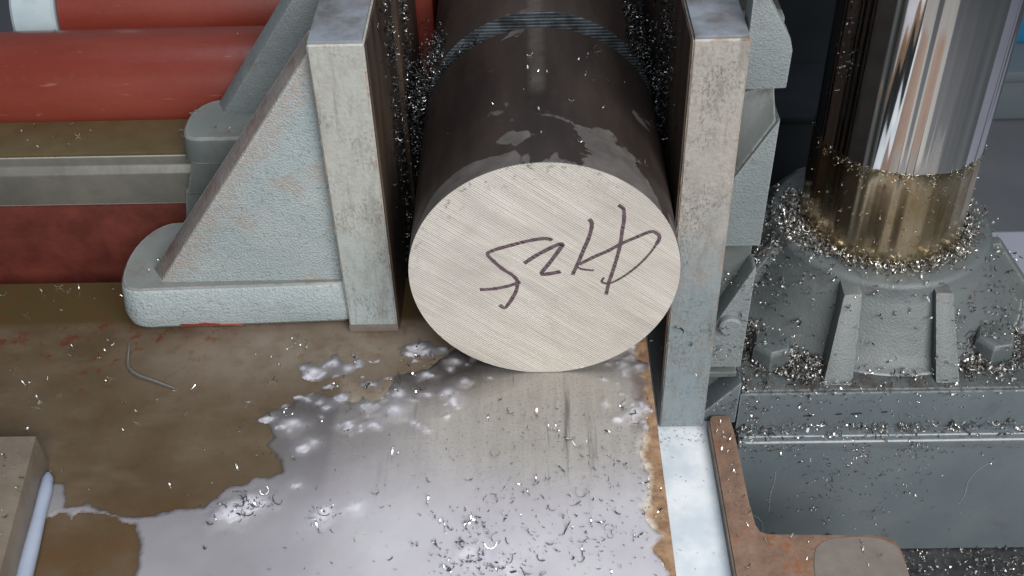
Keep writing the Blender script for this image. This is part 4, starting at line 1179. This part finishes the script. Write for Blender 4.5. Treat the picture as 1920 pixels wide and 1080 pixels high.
# swarf packed beside the bar at the saw cut
ex = []
for _ in range(1100):
    y = Uf(0.190, 0.262)
    a = Uf(math.radians(140), math.radians(192))
    r_ = BR + abs(G(0, 0.008))
    p = Vector((r_ * math.cos(a), y, BR + r_ * math.sin(a)))
    if p.x < -0.1165:
        continue
    ex.append((p, Vector((math.cos(a), Uf(-0.6, 0.1), math.sin(a)))))
for _ in range(420):
    y = Uf(0.1935, 0.2205)
    a = Uf(math.radians(120), math.radians(190))
    r_ = BR * Uf(0.86, 1.0)
    ex.append((Vector((r_ * math.cos(a), y, BR + r_ * math.sin(a))), Vector((G(0, 1), -0.8, G(0, 1)))))
heap('metal_swarf', 'dark swarf packed left of the bar at the saw cut', [], M['swarf_dark'], (0.5, 1.1), 0.002, 0.8, ex)
ex = []
for _ in range(900):
    y = Uf(0.190, 0.30)
    a = Uf(math.radians(-8), math.radians(44))
    r_ = BR + abs(G(0, 0.006))
    p = Vector((r_ * math.cos(a), y, BR + r_ * math.sin(a)))
    if p.x > 0.1005:
        continue
    ex.append((p, Vector((math.cos(a), Uf(-0.6, 0.1), math.sin(a)))))
heap('metal_swarf', 'dark curly swarf packed right of the bar at the saw cut', [], M['swarf_dark'], (0.6, 1.5), 0.002, 0.8, ex)

# single chips one can pick out
PLACES = {
    'film': [(lambda p: p.x > 0.05 and p.y > -0.075, "in the coolant right of the bar"), (lambda p: p.x > 0.05, "in coolant near the rusty edge"),
             (lambda p: p.x > -0.09 and p.y < -0.155, "in the dense front clump in the coolant"), (lambda p: p.x > -0.03 and p.y < -0.09, "in milky coolant before the slug"),
             (lambda p: p.x > -0.05, "on bare steel before the slug"), (lambda p: p.y > -0.06, "among beads left of the slug"),
             (lambda p: p.x < -0.19, "in the white blob beside brown steel"), (lambda p: True, "left of the dense coolant clump")],
    'brown': [(lambda p: p.y > 0.065, 'on the brown bed below the red beam'), (lambda p: p.x < -0.35, "on rusty brown bed at left edge"), (lambda p: p.y > 0.02, "on the bed below the jaw foot"),
              (lambda p: p.y > -0.05, "on the bed near the bent sliver"), (lambda p: True, "on brown bed beside the coolant")],
    'bar': [(lambda p: p.y > 0.1, "on the slug near the saw cut"), (lambda p: p.x < 0, "on the black slug's left half"), (lambda p: True, "on the black slug's right half")],
    'rail': [(lambda p: p.y > 0.22, 'on the red cylinder above the guide rail'), (lambda p: p.x > -0.34, "on the guide rail near the jaw"), (lambda p: True, "on the guide rail at left")],
    'foot': [(lambda p: p.z > 0.1, 'on the rear foot of the left jaw'), (lambda p: True, 'on the front foot of the left jaw')],
    'rust': [(lambda p: p.y > -0.075, "on the rusty bracket's narrow arm"), (lambda p: True, "on the rusty bracket's wide end")],
    'face': [(lambda p: p.z > -0.150, "on the gray pedestal's upper step"), (lambda p: p.x < 0.25, "on pedestal front beside the bracket"), (lambda p: True, 'on the pedestal front below the step')],
}
def chips(key, group, sc, long=0.12, tilt=0.25, lift=0.0003, mat_word='steel'):
    for p, n_ in HITS[key]:
        lg = random.random() < long
        i_ = random.randrange(len(CML if lg else CM))
        wet = key == 'film'
        o = bpy.data.objects.new('metal_chip', ((CMLW if wet else CML) if lg else (CMW if wet else CM))[i_])
        COL.objects.link(o)
        o.rotation_mode = 'QUATERNION'
        o.rotation_quaternion = frame(n_, Uf(0, 6.283), tilt)
        o.location = Vector(p) + Vector(n_) * lift
        s = Uf(*sc)
        o.scale = (s, s, s)
        size = 'long thin' if lg else ('tightly curled' if CURL[i_] > 2.6 else 'gently curved' if CURL[i_] > 1.4 else 'nearly straight')
        if not lg:
            size = ('tiny ' if s < sc[0] + 0.35 * (sc[1] - sc[0]) else 'larger ' if s > sc[0] + 0.75 * (sc[1] - sc[0]) else 'small ') + size
        dv = o.rotation_quaternion @ Vector((1, 0, 0))
        an = math.degrees(math.atan2(dv.z if abs(n_.z) < 0.5 else dv.y, dv.x)) % 180
        lie = 'lying crosswise' if an < 22 or an > 158 else 'slanting right' if an < 68 else 'pointing rearward' if an < 112 else 'slanting left'
        if abs(n_.z) < 0.5 and lie == 'pointing rearward':
            lie = 'hanging upright'
        where = next(w_ for f_, w_ in PLACES[key] if f_(o.location))
        tag(o, '%s %s chip %s %s' % (size, mat_word, lie, where), 'metal chip', group)
chips('film', 'steel chips in the milky coolant', (0.8, 1.7), 0.3, 0.45)
chips('brown', 'steel chips on the brown bed', (0.8, 1.7), 0.15)
chips('bar', 'chips on the black slug', (0.7, 1.5), 0.1)
chips('rail', 'chips on the guide rail', (0.9, 1.5), 0.0)
chips('foot', 'chips on the left jaw foot', (0.9, 1.6), 0.1)
chips('rust', 'chips on the rusty bracket', (0.7, 1.4), 0.2)
chips('face', 'chips on the pedestal front', (0.8, 1.4), 0.0)
